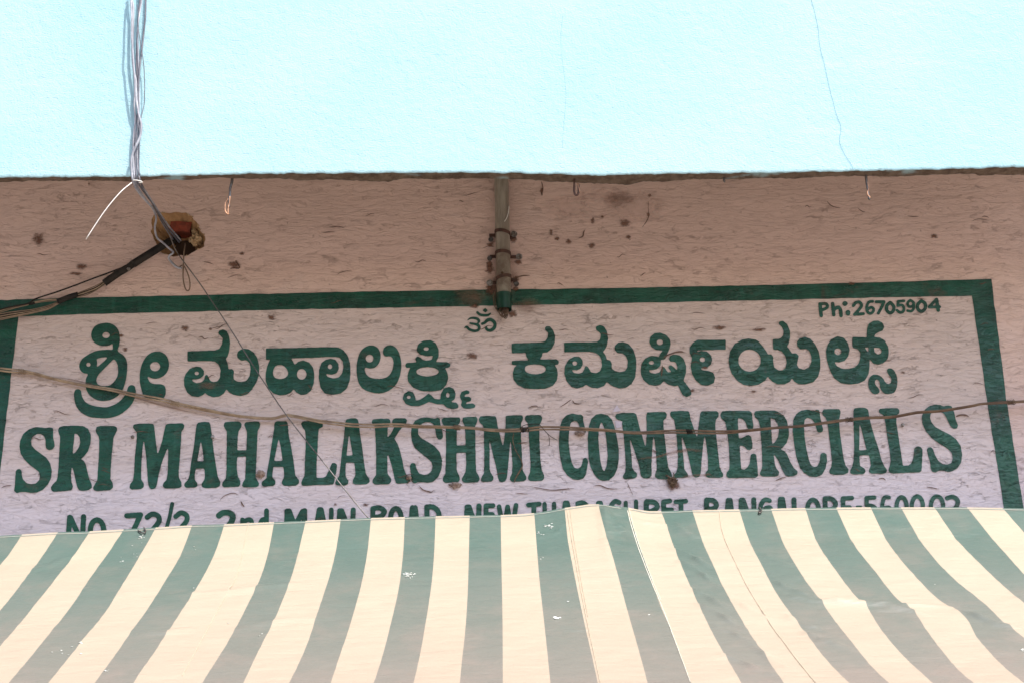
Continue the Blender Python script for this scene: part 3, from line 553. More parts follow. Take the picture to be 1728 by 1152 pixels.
 ('L', [(1, P, 'E9', [(405,170),(420,145),(520,135),(650,135),(677,165),(670,205),(635,230),(635,330),(655,450),(680,620),(705,780),(720,880),(790,880),(830,850),(855,780),(868,660),(900,630),(945,635),(975,670),(970,800),(962,950),(930,970),(750,975),(590,985),(545,970),(532,935),(550,880),(562,820),(545,660),(520,530),(500,380),(480,260),(465,225),(415,200)])]),
 ('S', [(1, P, 'E9', [(1030,680),(1045,645),(1085,640),(1110,665),(1135,740),(1180,820),(1230,860),(1300,868),(1350,845),(1365,790),(1355,720),(1300,660),(1200,600),(1100,530),(1020,440),(970,330),(965,240),(1000,160),(1060,110),(1140,90),(1200,95),(1250,115),(1300,100),(1350,110),(1385,190),(1405,290),(1435,360),(1420,400),(1370,400),(1330,360),(1290,270),(1250,205),(1200,185),(1120,180),(1080,210),(1070,260),(1090,320),(1140,380),(1230,430),(1330,480),(1410,540),(1470,630),(1488,740),(1475,840),(1430,910),(1370,950),(1310,965),(1240,945),(1190,945),(1140,972),(1100,960),(1080,920),(1075,850),(1050,760)])]),
]
words = ['SRI']*3+['MAHALAKSHMI']*11+['COMMERCIALS']*11; seen = {}
ordn = ['first', 'second', 'third', 'fourth']
tot = {}
for (nm, _), w_ in zip(EN, words): tot[(nm, w_)] = tot.get((nm, w_), 0)+1
for (nm, ops), w_ in zip(EN, words):
    k = seen.get((nm, w_), 0); seen[(nm, w_)] = k+1
    letter('painted_letter', 'tall green serif capital %s, %s %s of the word %s' % (nm, ordn[k] if tot[(nm, w_)] > 1 else 'the only', nm, w_), ops)
def ring(T, cx, cy, rx, ry, r): return [(1, L_, T, [(cx+rx*math.cos(a), cy+ry*math.sin(a)) for a in np.linspace(-math.pi/2, 1.5*math.pi, 13)], r)]
BT = [
 ('N', pl_('B1', 27, [(170,258),(150,560)], [(180,262),(300,530)], [(315,252),(300,540)])), ('o', ring('B1', 455, 400, 70, 115, 28)),
 ('7', pl_('B1', 27, [(765,243),(908,233)], [(908,235),(850,360),(780,500)])), ('2', pl_('B1', 27, [(978,258),(1030,225),(1090,245),(1100,300),(1050,370),(980,450),(950,500)], [(950,500),(1100,500)])),
 ('slash', pl_('B1', 20, [(1238,118),(1212,250),(1182,360),(1150,520)])), ('2', pl_('B1', 26, [(1275,250),(1330,212),(1388,240),(1385,300),(1330,370),(1270,460)], [(1270,480),(1420,480)])),
 ('2', pl_('B2', 29, [(112,225),(150,200),(210,198),(247,232),(230,290),(170,370),(120,440)], [(120,440),(260,440)])),
 ('n', pl_('B2', 22, [(340,265),(345,440)], [(348,300),(390,265),(430,285),(435,440)])), ('d', ring('B2', 545, 345, 36, 85, 22)+pl_('B2', 24, [(575,178),(575,440)])),
 ('M', pl_('B2', 26, [(775,182),(770,440)], [(795,182),(850,330)], [(850,330),(925,185)], [(945,178),(940,440)])), ('A', pl_('B2', 26, [(1088,168),(1045,440)], [(1105,168),(1160,440)], [(1060,360),(1140,360)])),
 ('I', pl_('B2', 22, [(1205,168),(1200,440)])), ('N', pl_('B2', 25, [(1285,178),(1280,440)], [(1305,178),(1400,420)], [(1418,170),(1408,440)])),
 ('R', pl_('B3', 25, [(168,170),(170,400)], [(168,158),(230,150),(280,182),(250,228),(185,243)], [(215,250),(290,400)])), ('O', ring('B3', 392, 260, 53, 105, 25)),
 ('A', pl_('B3', 25, [(552,148),(530,400)], [(580,148),(610,400)], [(545,320),(600,320)])), ('D', pl_('B3', 25, [(692,142),(700,400)], [(692,140),(760,145),(810,205),(800,320),(710,400)])),
 ('N', pl_('B3', 26, [(1085,142),(1075,400)], [(1103,142),(1190,400)], [(1200,132),(1195,400)])), ('E', pl_('B3', 24, [(1268,130),(1265,390)], [(1268,130),(1335,128)], [(1268,215),(1330,215)], [(1268,390),(1345,390)])),
 ('W', pl_('B3', 23, [(1395,138),(1440,380)], [(1440,380),(1478,140)], [(1478,140),(1520,380)], [(1520,380),(1560,125)])),
 ('T', pl_('B4', 22, [(172,168),(270,160)], [(222,168),(218,360)])), ('H', pl_('B4', 20, [(318,160),(325,360)], [(405,158),(405,360)], [(330,250),(400,250)])),
 ('A', pl_('B4', 23, [(508,150),(480,360)], [(525,150),(560,360)], [(500,290),(545,290)])), ('R', pl_('B4', 23, [(625,165),(625,360)], [(622,155),(670,150),(705,185),(685,235),(640,250)], [(660,250),(720,360)])),
 ('A', pl_('B4', 23, [(810,152),(780,360)], [(828,152),(860,360)], [(795,290),(845,290)])), ('G', pl_('B4', 22, [(998,145),(960,135),(925,180),(915,260),(950,330),(1000,300),(1005,255),(975,250)])),
 ('U', pl_('B4', 19, [(1058,148),(1065,280),(1100,340),(1148,290),(1152,137)])), ('P', pl_('B4', 23, [(1245,142),(1245,360)], [(1248,138),(1320,145),(1345,190),(1285,228),(1250,232)])),
 ('E', pl_('B4', 22, [(1402,140),(1408,355)], [(1405,140),(1460,132)], [(1410,215),(1475,212)], [(1410,350),(1480,350)])), ('T', pl_('B4', 21, [(1515,140),(1605,133)], [(1562,140),(1565,350)])),
 ('B', pl_('B5', 26, [(198,175),(205,400)], [(200,172),(270,178),(302,218),(280,258),(205,268)], [(205,268),(290,290),(310,340),(270,395),(205,400)])), ('A', pl_('B5', 25, [(425,172),(405,400)], [(447,172),(475,400)], [(415,320),(465,320)])),
 ('N', pl_('B5', 26, [(560,172),(558,400)], [(580,172),(660,400)], [(692,168),(695,400)])), ('G', pl_('B5', 24, [(855,178),(805,170),(765,230),(765,330),(810,395),(860,370),(865,258),(815,256)])),
 ('A', pl_('B5', 25, [(968,162),(955,400)], [(992,162),(1030,400)], [(965,320),(1020,320)])), ('L', pl_('B5', 26, [(1110,168),(1115,400)], [(1115,400),(1180,400)])),
 ('O', ring('B5', 1308, 290, 62, 122, 24)), ('R', pl_('B5', 25, [(1432,160),(1445,400)], [(1432,156),(1500,160),(1543,205),(1520,260),(1450,275)], [(1480,275),(1560,400)])),
 ('E', pl_('B5', 24, [(1620,160),(1628,400)], [(1620,155),(1712,150)], [(1625,250),(1690,250)], [(1628,400),(1710,400)])),
 ('dash', pl_('B6', 9, [(240,205),(280,203)])), ('5', pl_('B6', 19, [(330,128),(398,124)], [(328,128),(330,190)], [(330,192),(390,205),(420,250),(390,310),(320,300)])),
 ('6', pl_('B6', 18, [(528,124),(490,124),(470,180),(470,270),(510,310),(550,270),(530,215),(480,220)])), ('0', ring('B6', 640, 212, 45, 92, 19)), ('0', ring('B6', 780, 205, 50, 92, 19)),
 ('0', ring('B6', 955, 205, 55, 92, 19)), ('2', pl_('B6', 20, [(1045,130),(1095,118),(1138,150),(1130,200),(1080,260),(1040,310)], [(1040,310),(1150,310)])),
]
bw = ['No']*2+['72/2']*4+['2nd']*3+['MAIN']*4+['ROAD']*4+['NEW']*3+['THARAGUPET']*10+['BANGALORE']*9+['560002']*8
bt = {}; bs = {}
for (nm, _), w_ in zip(BT, bw): bt[(nm, w_)] = bt.get((nm, w_), 0)+1
for (nm, ops), w_ in zip(BT, bw):
    k = bs.get((nm, w_), 0); bs[(nm, w_)] = k+1
    what = {'slash': 'slash', 'dash': 'dash'}.get(nm, ('digit ' if nm.isdigit() else 'letter ')+nm)
    letter('painted_digit' if nm.isdigit() else 'painted_letter', 'small green %s%s in %s of the address row, cut off by the awning' % ((ordn[k]+' ') if bt[(nm, w_)] > 1 else '', what, w_), ops, .8, .5)

# ------------------------------------------------------------------ stains, cracks, lumps on the wall
def ribbon(name, px, wd, mat, parent, Y=-.0062, taper=True, label=None, raw=False):
    """soft edged band following a polyline (pixels wd wide)"""
    Pp = catmull(px, 5); n_ = len(Pp); v = []; f = []; fade = []; NC = 5
    ww = np.interp(np.linspace(0, 1, n_), np.linspace(0, 1, len(wd)), wd) if isinstance(wd, (list, tuple)) else np.full(n_, wd)
    for i, p in enumerate(Pp):
        t = Pp[min(i+1, n_-1)]-Pp[max(i-1, 0)]; t = t/max(np.linalg.norm(t), 1e-6); nn = np.array([-t[1], t[0]])
        e = min(1, 3*min(i, n_-1-i)/(n_-1)) if taper else 1
        for k in range(NC):
            s_ = (k/(NC-1)-.5)*2; jj = mnoise.noise(Vector((p[0]*.11, p[1]*.11, 3)))*.35
            v.append(at(*(p+nn*ww[i]*.5*(s_+jj)), Y)); fade.append((1-s_*s_)*e)
    for i in range(n_-1):
        for k in range(NC-1): f.append((i*NC+k, i*NC+k+1, (i+1)*NC+k+1, (i+1)*NC+k))
    o = mesh_obj(name, v, f, mat, parent)
    a = o.data.attributes.new('fade', 'FLOAT', 'POINT'); a.data.foreach_set('value', fade)
    if label: o['label'] = label
    return o
def spot(name, c, rx, ry, mat, parent, seed=0, Y=-.0065, label=None):
    v = [at(c[0], c[1], Y)]; fade = [1]; N = 22; RG = 4; f = []
    for r_ in range(1, RG+1):
        for k in range(N):
            a = 2*math.pi*k/N; kk = 1+.55*mnoise.noise(Vector((math.cos(a)*1.6+seed*3.1, math.sin(a)*1.6, seed)))
            v.append(at(c[0]+rx*kk*math.cos(a)*r_/RG, c[1]+ry*kk*math.sin(a)*r_/RG, Y)); fade.append(1-(r_/RG)**1.5)
    for k in range(N): f.append((0, 1+k, 1+(k+1) % N))
    for r_ in range(RG-1):
        for k in range(N): a = 1+r_*N; f.append((a+k, a+N+k, a+N+(k+1) % N, a+(k+1) % N))
    o = mesh_obj(name, v, f, mat, parent)
    a = o.data.attributes.new('fade', 'FLOAT', 'POINT'); a.data.foreach_set('value', fade)
    if label: o['label'] = label
    return o
spots = [(65,404,20,18),(137,450,18,9),(128,462,24,5),(395,446,20,10),(408,428,9,6),(797,600,17,11),(1055,377,17,12),(998,414,12,8),(960,408,10,7),(940,403,9,6),(930,392,6,10),(1576,399,13,7),(1437,478,12,5),
         (312,554,15,10),(458,535,13,8),(211,589,9,7),(1016,366,6,4),(1000,372,7,9),(205,566,9,5),(1096,330,5,5),(914,322,5,14),(1094,362,6,5),(800,517,14,7),(1215,553,20,8),(1280,556,22,5),
         (1168,658,8,5),(1272,660,11,4),(1524,628,8,4),(355,555,6,4),(865,530,16,12),(870,472,12,12),(830,488,20,18),(826,455,14,14),(690,806,11,8),(1060,400,9,6),(1190,620,10,4),(566,850,6,5),(617,851,9,4),(150,310,4,6)]
for i, (x, y, a, b) in enumerate(spots): spot('dirt_spot', (x, y), a, b, M_stain, wall, i)
for i, (x, y, a, b) in enumerate([(800,500,60,26),(852,470,42,70),(1045,335,50,20),(350,650,30,10),(890,515,40,20)]): spot('dirt_spot', (x, y), a, b, M_soft, wall, i+60, -.0058)
for i, (x, y, a, b) in enumerate([(1075,352,75,42),(965,350,60,34),(1010,330,60,20)]): spot('scuffed_patch', (x, y), a, b, M_scuff, wall, i+80, -.0052)
for px, wd, mt in [
    ([(1055,800),(1070,780),(1088,772),(1110,770),(1135,762),(1170,758),(1200,764),(1215,772)], [2, 4, 6, 6, 9, 8, 4], M_soft),
    ([(1140,812),(1160,803),(1195,800),(1215,806)], [3, 6, 7, 3], M_soft),
    ([(1118,615),(1120,605),(1128,598),(1140,594),(1155,594),(1165,598)], [4, 4, 3, 4, 5, 3], M_crack),
    ([(1115,640),(1117,625),(1118,612)], [3, 4, 3], M_crack),
    ([(405,445),(398,440),(404,452),(390,453),(386,458)], [3, 4, 3], M_crack),
    ([(1056,808),(1064,826),(1070,838)], [1.6, 1.4, 1], M_crack), ([(875,816),(905,822),(930,826),(960,824),(990,822)], [3, 2, 3, 2], M_crack), ([(990,822),(1010,818),(1030,824),(1058,822)], [2, 3, 2], M_crack),
    ([(370,854),(372,842),(382,834),(393,831),(401,834),(405,842)], [1.5, 2.5, 2], M_crack), ([(405,842),(409,850),(414,856)], [3, 4, 3], M_crack),
    ([(941,688),(955,680),(968,670)], [1.5, 2.5, 1.5], M_crack), ([(965,672),(970,680),(985,680)], [3, 3, 2], M_crack), ([(888,692),(895,686),(905,684),(910,688)], [1.6, 2, 3, 1.5], M_crack),
    ([(702,812),(712,824),(724,829),(735,830)], [1.5, 3, 4, 1.5], M_crack), ([(1608,706),(1618,700),(1630,700),(1640,706)], [3, 4, 5, 2], M_crack), ([(0,823),(10,819),(24,818)], [2, 2.5, 2], M_crack),
    ([(330,572),(340,568),(346,572),(358,566)], [3, 2.5, 2], M_crack), ([(1560,820),(1572,822),(1590,826)], [1.5, 3, 1.5], M_crack), ([(1305,812),(1318,806),(1330,803)], [2, 3, 2], M_crack),
    ([(1480,808),(1490,806),(1496,812)], [2, 3, 2], M_crack), ([(1392,335),(1400,345),(1410,350),(1425,352)], [1.6, 2.5, 2], M_crack), ([(1445,350),(1455,357),(1462,358)], [1.6, 2, 1.2], M_crack),
    ([(900,465),(880,466),(868,470)], [2, 3, 2], M_crack), ([(1094,330),(1094,350),(1093,370),(1075,395)], [2, 1.6, 3, 1], M_crack), ([(912,302),(916,318),(912,332)], [2, 3, 5], M_crack),
    ([(990,382),(985,392),(982,400),(965,406)], [2, 4, 2], M_crack), ([(0,630),(120,640),(300,690),(420,712)], [5, 5, 5, 3], M_soft)]:  # soft bands: rust arcs by the Ms, one brown band along the cable
    ribbon('crack' if mt is M_crack else 'soft_band', px, wd, mt, wall)
for i in range(70):          # scattered short flake edges
    x, y = random.uniform(10, 1700), random.uniform(315, 850)
    if 250 < x < 345 and 350 < y < 440: continue
    l = random.uniform(12, 46); k = random.uniform(-5, 5)
    pts = [(x+l*t, y+k*t+random.uniform(-3, 3)-math.sin(t*3)*2) for t in (0, .3, .6, 1)]
    ribbon('crack', pts, [1, random.uniform(1.4, 2.6), 1], M_crack, wall)
def patch(px, lab=None):
    o = sheet('peeled_patch', wob(px, .8, 5), -.0052, M_peel, wall)
    if lab: o['label'] = lab
patch([(1036,690),(1041,683),(1048,693),(1034,695)]); patch([(1038,709),(1050,710),(1049,720),(1040,722)], 'small lavender patch where paint peeled between O and M')
g = G(); g.blob(at(440, 799, -.012), (.018, .012, .016), 2, .35, 3); tag(g.obj('plaster_lump', M_lump, wall), 'pale lump of plaster stuck between H and A')
for x, y, a, b in [(768, 818, .022, .012), (979, 730, .018, .012), (690, 805, .010, .008)]:
    g = G(); g.blob(at(x, y, -.008), (a, .010, b), x, .5, 3); g.obj('plaster_lump', M_lump, wall)
for i, (x, y) in enumerate([(225, 738), (360, 738), (1522, 718)]):
    p = at(x, y, 0); g = G(); g.tube([(p[0], .0, p[2]), (p[0], -.012, p[2])], .0045, 8, spline=0); g.blob((p[0], -.014, p[2]), (.008, .004, .008), 4+i, .15, 2)
    tag(g.obj('wall_nail', M_washer, wall), ['nail head left of the M of MAHALAKSHMI', 'nail right of the first A of MAHALAKSHMI', 'nail under the cable between A and L'][i])

# ------------------------------------------------------------------ projecting fascia above
YF = -.80
front = [(-40, 299), (0, 299), (100, 298.5), (200, 298), (300, 296), (430, 293), (640, 291.5), (776, 291), (860, 291.5), (955, 294), (1010, 296), (1082, 293.5), (1200, 292), (1300, 291), (1380, 289.5), (1460, 288), (1600, 285), (1728, 281), (1780, 280)]
back = [(-40, 309), (0, 309), (60, 306), (100, 307), (125, 305), (150, 306), (230, 307), (270, 303), (310, 305), (360, 301), (430, 303), (470, 302), (510, 306), (560, 304), (600, 306), (655, 308), (680, 302), (740, 304), (800, 302), (860, 303), (900, 305), (930, 308), (970, 309), (1000, 310), (1040, 312), (1062, 313), (1085, 307), (1120, 308), (1170, 303), (1240, 304), (1300, 301), (1340, 303), (1390, 299), (1440, 298), (1500, 299), (1560, 297), (1640, 294), (1655, 298), (1690, 296), (1728, 297), (1780, 296)]
fz = [at(x, y, YF) for x, y in front]; fx_ = [p[0] for p in fz]; fzz = [p[2] for p in fz]
def fbot(X): return float(np.interp(X, fx_, fzz))
bb = []
for x, y in back:
    p0 = at(x, y, YF); p = atz(x, y, fbot(p0[0])); bb.append((p[0], p[1]))
NX = 520; XS = np.linspace(-3.2, 3.2, NX); v = []; f = []
zr = [0, .004, .010, .02, .05, .2, .6, 1.6]
for X in XS:
    jag = .0045*mnoise.noise(Vector((X*18, 0, 0)))+.003*mnoise.noise(Vector((X*60, 1, 0)))
    for j, dz_ in enumerate(zr):
        v.append((X, YF+(.004 if j == 0 else .0012 if j == 1 else 0), fbot(X)+(jag*(1 if j < 4 else 0) if j < 4 else 0)+dz_ if j < 7 else 5.75))
NZ = len(zr)
for i in range(NX-1):
    for j in range(NZ-1): f.append((i*NZ+j, (i+1)*NZ+j, (i+1)*NZ+j+1, i*NZ+j+1))
tb = len(v)   # top and back faces
v += [(-3.2, YF+.055, 4.32), (3.2, YF+.055, 4.32), (3.2, YF+.055, 5.75), (-3.2, YF+.055, 5.75), (-3.2, YF, 5.75), (3.2, YF, 5.75)]
f += [(tb, tb+3, tb+2, tb+1), (tb+3, tb+4, tb+5, tb+2)]
fas = mesh_obj('balcony_parapet', v, f, M_blue)
tag(fas, 'sunlit pale blue plastered balcony front above the sign', 'balcony')
v = []; f = []; NU = 9
for X in XS:
    yb = float(np.interp(X, [b[0] for b in bb], [b[1] for b in bb]))+.004*mnoise.noise(Vector((X*45, 5, 0)))
    zb = fbot(X)
    for j in range(NU):
        t = j/(NU-1); y = YF+.003+(yb-YF-.003)*t
        v.append((X, y, zb+.003*mnoise.noise(Vector((X*30, y*60, 0)))+.003*mnoise.noise(Vector((X*90, y*120, 3)))+.002))
    v.append((X, yb+.003, zb+.14))
NU += 1
for i in range(NX-1):
    for j in range(NU-1): f.append((i*NU+j, i*NU+j+1, (i+1)*NU+j+1, (i+1)*NU+j))
o = mesh_obj('concrete_edge', v, f, M_conc, fas, True); tag(o, 'rough brown underside of the blue balcony front')
ribbon('hairline_crack', [(1366,-10),(1372,10),(1380,45),(1384,80),(1392,112),(1400,150),(1406,172),(1412,195),(1419,215),(1417,240),(1426,262),(1437,278),(1440,288)], 2.2, M_bcrack, fas, YF-.002, False, 'long crack down the right side of the blue front')
ribbon('hairline_crack', [(950,25),(946,70),(950,110),(955,160),(951,215),(949,250)], .7, M_bcrack, fas, YF-.002, False, 'faint crack above the pipe')
M_lime = simple('limewash', (.66, .60, .54), (.58, .52, .46), .9, 4, .002, 30)
slab = G(); slab.box((0, -.372, 4.93), (3.2, .371, .06)); tag(slab.obj('balcony_slab', M_lime, smooth=False), 'concrete slab behind the blue front', kind='structure')

# ------------------------------------------------------------------ pipe and its clamps
pr = .0322; PY = -.040
def pc(y): return 845.8+(y-304)/219*5.2
top_p = at(845.4, 296, PY); bot = at(pc(523), 523, PY); mid = at(pc(496), 496, PY)
ptop = np.array([top_p[0], PY, 4.869])
pipe = empty('drain_pipe', tuple(bot), 'grey pipe strapped to the wall with a green painted lower end', 'pipe')
g = G(); g.tube([mid, mid+(ptop-mid)*.5, ptop], pr, 28, cap=False, spline=6)
tube_o = put(g.obj('pipe_body', M_pipe), pipe)
g = G(); g.tube([bot, bot+(mid-bot)*.5, mid+(mid-bot)*.01], pr+.0006, 28, cap=False, spline=3); g.tube([mid, bot+(mid-bot)*.5, bot], pr-.003, 28, cap=False, spline=3)
tag(put(g.obj('painted_end', M_green_pipe), pipe), 'green painted end of the pipe')
p = at(847.5, 460.6, PY-pr-.0005); g = G(); g.blob(p, (.0062, .0015, .0062), 1, .1, 2); put(g.obj('drill_hole', M_dark), pipe)
g = G(); g.tube([at(859, 348, PY-pr*.75), at(858, 358, PY-pr*.85), at(855.5, 367, PY-pr*.97), at(851.5, 374, PY-pr-.003)], .0016, 6)
tag(put(g.obj('white_thread', M_white), pipe), 'white thread stuck to the upper pipe')
for yc, tilt in ((394, 3), (428.5, 1), (470, -3)):
    c = np.array(at(pc(yc), yc, PY)); g = G(); v = []; f = []; n_ = 26; hw = .0078
    for k in range(n_+1):
        a = math.pi*(k/n_)
        for e in (-hw, hw):
            for rr in (pr+.0005, pr+.0035):
                xx = math.cos(a)*rr; v.append((c[0]+xx, PY-math.sin(a)*rr, c[2]+e+tilt*.001*math.cos(a)*-2))
    for k in range(n_):
        b = k*4
        for q1, q2 in ((0, 1), (1, 3), (3, 2), (2, 0)): f.append((b+q1, b+4+q1, b+4+q2, b+q2))
    g.add(v, f)
    for s_ in (-1, 1): g.box((c[0]+s_*(pr+.012), -.0085, c[2]-tilt*.002*s_), (.016, .0015, .0075)); g.box((c[0]+s_*(pr+.002), -.024, c[2]), (.0013, .0165, hw))
    cl = put(g.obj('pipe_clamp', M_rust, smooth=False), pipe)
for x, y, big in ((867.5, 397, 1), (828.5, 406, 0), (876, 435, 1), (826.5, 438, 0), (826.5, 479, 1), (871.5, 481, 0)):
    p = at(x, y, 0); g = G(); rw = .0145 if big else .0115
    g.tube([(p[0], -.008, p[2]), (p[0], -.0125, p[2])], [rw, rw], 18, spline=0); g.tube([(p[0], -.0125, p[2]), (p[0], -.018, p[2])], .006, 10, spline=0)
    v = g.v; o = put(g.obj('screw', M_washer if big else M_steel, smooth=False), pipe)
    spot('dirt_spot', (x-1, y+7), 11, 9, M_stain, wall, int(x+y), -.0068)
g = G()
for k in range(5):
    a = k*1.3; g.tube([at(848+2*math.sin(a), 515, PY+.005), at(846+5*math.sin(a), 528, PY-.004*k), at(850+3*math.cos(a), 538-k, PY-.012), at(857-k, 530, PY-.006), at(856, 515, PY)], .0022, 6)
tag(put(G().blob(at(853, 524, PY), (.014, .012, .017), 4, .5, 3).obj('dark_plug', M_dark), pipe), None)
tag(put(g.obj('wire_tuft', M_twine), pipe), 'tangle of brown wire poking from the pipe end')
g = G(); g.tube([at(837, 486, -.03), at(833.5, 500, -.035), at(834, 515, -.045), at(840, 526, -.055), at(848, 526, -.06), at(852, 521, -.06)], .0019, 6)
g.tube([at(839, 480, -.02), at(836.5, 497, -.025), at(837, 518, -.04), at(842, 528, -.055)], .0017, 6)
tag(put(g.obj('loop_wire', M_twine), pipe), 'thin wire looping round the left of the pipe end')

# ------------------------------------------------------------------ hooks below the blue front
def hook(px, r, mat, lab, low=None):
    g = G(); pts = [at(x, y, YF+.045) for x, y in px]; pts[0] = pts[0]+np.array([0, 0, .02])
    g.tube(pts, r, 7, jitter=.12); o = g.obj('wire_hook', mat)
    if low:
        l = G()
        for k in range(len(low)): l.tube([at(x, y, YF+.043) for x, y in low[k]], .0030, 6, jitter=.2)
        c_ = l.obj('copper_twist', M_copper, o)
    org = Vector(pts[0])
    for q_ in ([o]+list(o.children)): q_.data.transform(Matrix.Translation(-org))
    o.location = org
    return tag(o, lab, 'hook', 'wire hooks under the blue balcony front')
hook([(392, 300), (391, 308), (388.5, 318), (388, 330), (386, 338), (387, 350)], [.0060, .0046, .0034], M_steel, 'twisted wire hook with a bare copper end, nearest the broken hole', [[(385, 336), (381, 342), (379.5, 352), (382, 360), (386, 362)], [(388, 332), (387, 342), (385, 352), (385, 361)]])
hook([(969.5, 303), (969, 312), (969, 322), (971, 329), (974.5, 329), (976.5, 322), (976, 312)],   .0045, M_rust, 'short open wire hook just right of the pipe', [[(974.5, 310), (977, 318), (978.5, 324)]])
hook([(1461.5, 294), (1462, 305), (1463.5, 316), (1465, 326), (1467, 337)], [.006, .0045, .0036, .005], M_steel, 'straight twisted wire hook under the right end', [[(1463, 307), (1466, 317), (1463.5, 327), (1469, 334)]])
hook([(1222, 298), (1222, 304), (1223, 308)], [.005, .005, .003], M_steel, 'tiny wire stub between the two right hooks')

# ------------------------------------------------------------------ cables coming down the blue front
def Z2(x, y): return (150+x/7.2, y/7.2)
def Z3(x, y): return (130+x/4.265, 150+y/4.265)
def Z5(x, y): return (180+x/4.113, 280+y/4.113)
def wire(g, pts, r, n=7, jitter=.03): g.tube([at(x, y, Y) for x, y, Y in pts], r, n, jitter=jitter)
def T(f_, lst): return [(*f_(a, b), c) for a, b, c in lst]
drop = empty('hanging_cables', tuple(at(233, 308, YF-.02)), 'bundle of grey cables running down the blue front into the broken hole', 'cable')
Yc = YF
g = G(); wire(g, T(Z2, [(515,-160,Yc-.03),(525,0,Yc-.03),(540,100,Yc-.03),(535,300,Yc-.028),(530,500,Yc-.026),(530,700,Yc-.024),(545,850,Yc-.024),(575,1000,Yc-.026)])+T(Z3, [(425,20,Yc-.03),(430,100,Yc-.03),(445,190,Yc-.034),(462,260,Yc-.034),(455,340,Yc-.034),(425,410,Yc-.034),(400,470,Yc-.03),(390,540,Yc-.024),(395,600,Yc-.016),(405,670,Yc-.01),(440,740,Yc+.08),(500,810,Yc+.24),(545,860,Yc+.36),(570,930,-.30),(560,1000,-.20),(575,1070,-.12),(620,1110,-.07)])+T(Z5, [(430,570,-.05),(462,600,-.05),(438,622,-.045),(432,645,-.035),(480,700,-.03),(520,712,-.03)]), .0048)
put(tag(g.obj('cable_strand', M_greyc), 'pale grey cable twisting round the others'), drop)
g = G(); wire(g, T(Z2, [(625,-160,Yc-.02),(622,0,Yc-.02),(606,150,Yc-.02),(596,300,Yc-.02),(586,500,Yc-.02),(580,700,Yc-.018),(585,900,Yc-.018),(598,1000,Yc-.02)])+T(Z3, [(438,30,Yc-.02),(440,150,Yc-.02),(428,220,Yc-.02),(416,300,Yc-.02),(417,400,Yc-.018),(420,550,Yc-.014),(432,660,Yc-.01),(460,710,Yc+.1),(540,820,Yc+.3),(600,920,-.30),(650,1000,-.15),(700,1060,-.05),(738,1108,.02)]), .0042)
put(tag(g.obj('cable_strand', M_darkc), 'dark cable straight into the hole'), drop)
g = G(); wire(g, T(Z2, [(645,-160,Yc-.016),(640,0,Yc-.016),(624,120,Yc-.018),(604,240,Yc-.024)])+T(Z2, [(592,400,Yc-.024),(600,700,Yc-.024)])+T(Z3, [(446,0,Yc-.014),(447,120,Yc-.014),(440,220,Yc-.014),(432,320,Yc-.014),(431,430,Yc-.012),(437,560,Yc-.01),(449,650,Yc-.008),(470,700,Yc+.1),(548,820,Yc+.3),(612,920,-.28),(662,990,-.14),(712,1050,-.04),(748,1095,.02)]), .0034)
put(g.obj('cable_strand', M_greyc), drop)
g = G(); wire(g, T(Z2, [(705,-160,Yc-.012),(692,0,Yc-.012),(686,200,Yc-.014),(666,400,Yc-.014),(650,550,Yc-.016),(632,700,Yc-.02),(615,850,Yc-.026),(604,1000,Yc-.03)])+T(Z3, [(428,60,Yc-.024),(437,150,Yc-.02),(448,240,Yc-.012),(447,350,Yc-.012),(445,450,Yc-.012),(443,560,Yc-.010),(452,640,Yc-.008),(476,712,Yc+.12),(530,800,Yc+.28),(590,920,-.32),(640,1010,-.18),(690,1085,-.06)]), .0036)
put(tag(g.obj('cable_strand', M_darkc), 'dark cable starting right of the others at the top'), drop)
g = G(); wire(g, T(Z2, [(590,60,Yc-.034),(600,180,Yc-.034),(597,290,Yc-.034),(615,450,Yc-.034),(640,600,Yc-.03),(660,740,Yc-.026),(672,850,Yc-.022),(678,1000,Yc-.02),(678,1120,Yc-.02)])+T(Z3, [(485,20,Yc-.02),(485,100,Yc-.02),(467,185,Yc-.026),(452,240,Yc-.03),(425,330,Yc-.03),(412,400,Yc-.025)]), .0019, 6)
put(tag(g.obj('cable_strand', M_darkc), 'thinnest wire bowing out to the right'), drop)
g = G(); wire(g, T(Z2, [(500,-80,Yc-.03),(515,60,Yc-.048),(522,300,Yc-.056),(520,460,Yc-.06),(530,580,Yc-.056),(545,800,Yc-.054),(560,1060,Yc-.046)])+T(Z3, [(412,120,Yc-.03),(420,220,Yc-.02),(409,320,Yc-.02),(404,430,Yc-.02),(408,560,Yc-.016),(418,660,Yc-.01),(450,730,Yc+.1),(520,830,Yc+.3)]), .0038, 7)
put(g.obj('cable_strand', M_greyc), drop)
tie_c = np.array(at(232.5, 306.5, YF-.008)); g = G()
g.tube([tie_c+np.array([.019*math.cos(a), .019*math.sin(a)*.9, .004*math.sin(a*1)-.003*math.cos(a)]) for a in np.linspace(0, 2*math.pi, 15)], .0020, 7, spline=2)
g.tube([at(222, 309, YF-.02), at(206, 322, YF-.035), at(188, 342, YF-.04), at(170, 366, YF-.04), at(145, 404, YF-.035)], [.0021, .0020, .0017], 7)
o = g.obj('wire_tie', M_white); set_org(o, tie_c); tag(o, 'white wire tied round the hanging cables with a long loose end', 'wire')
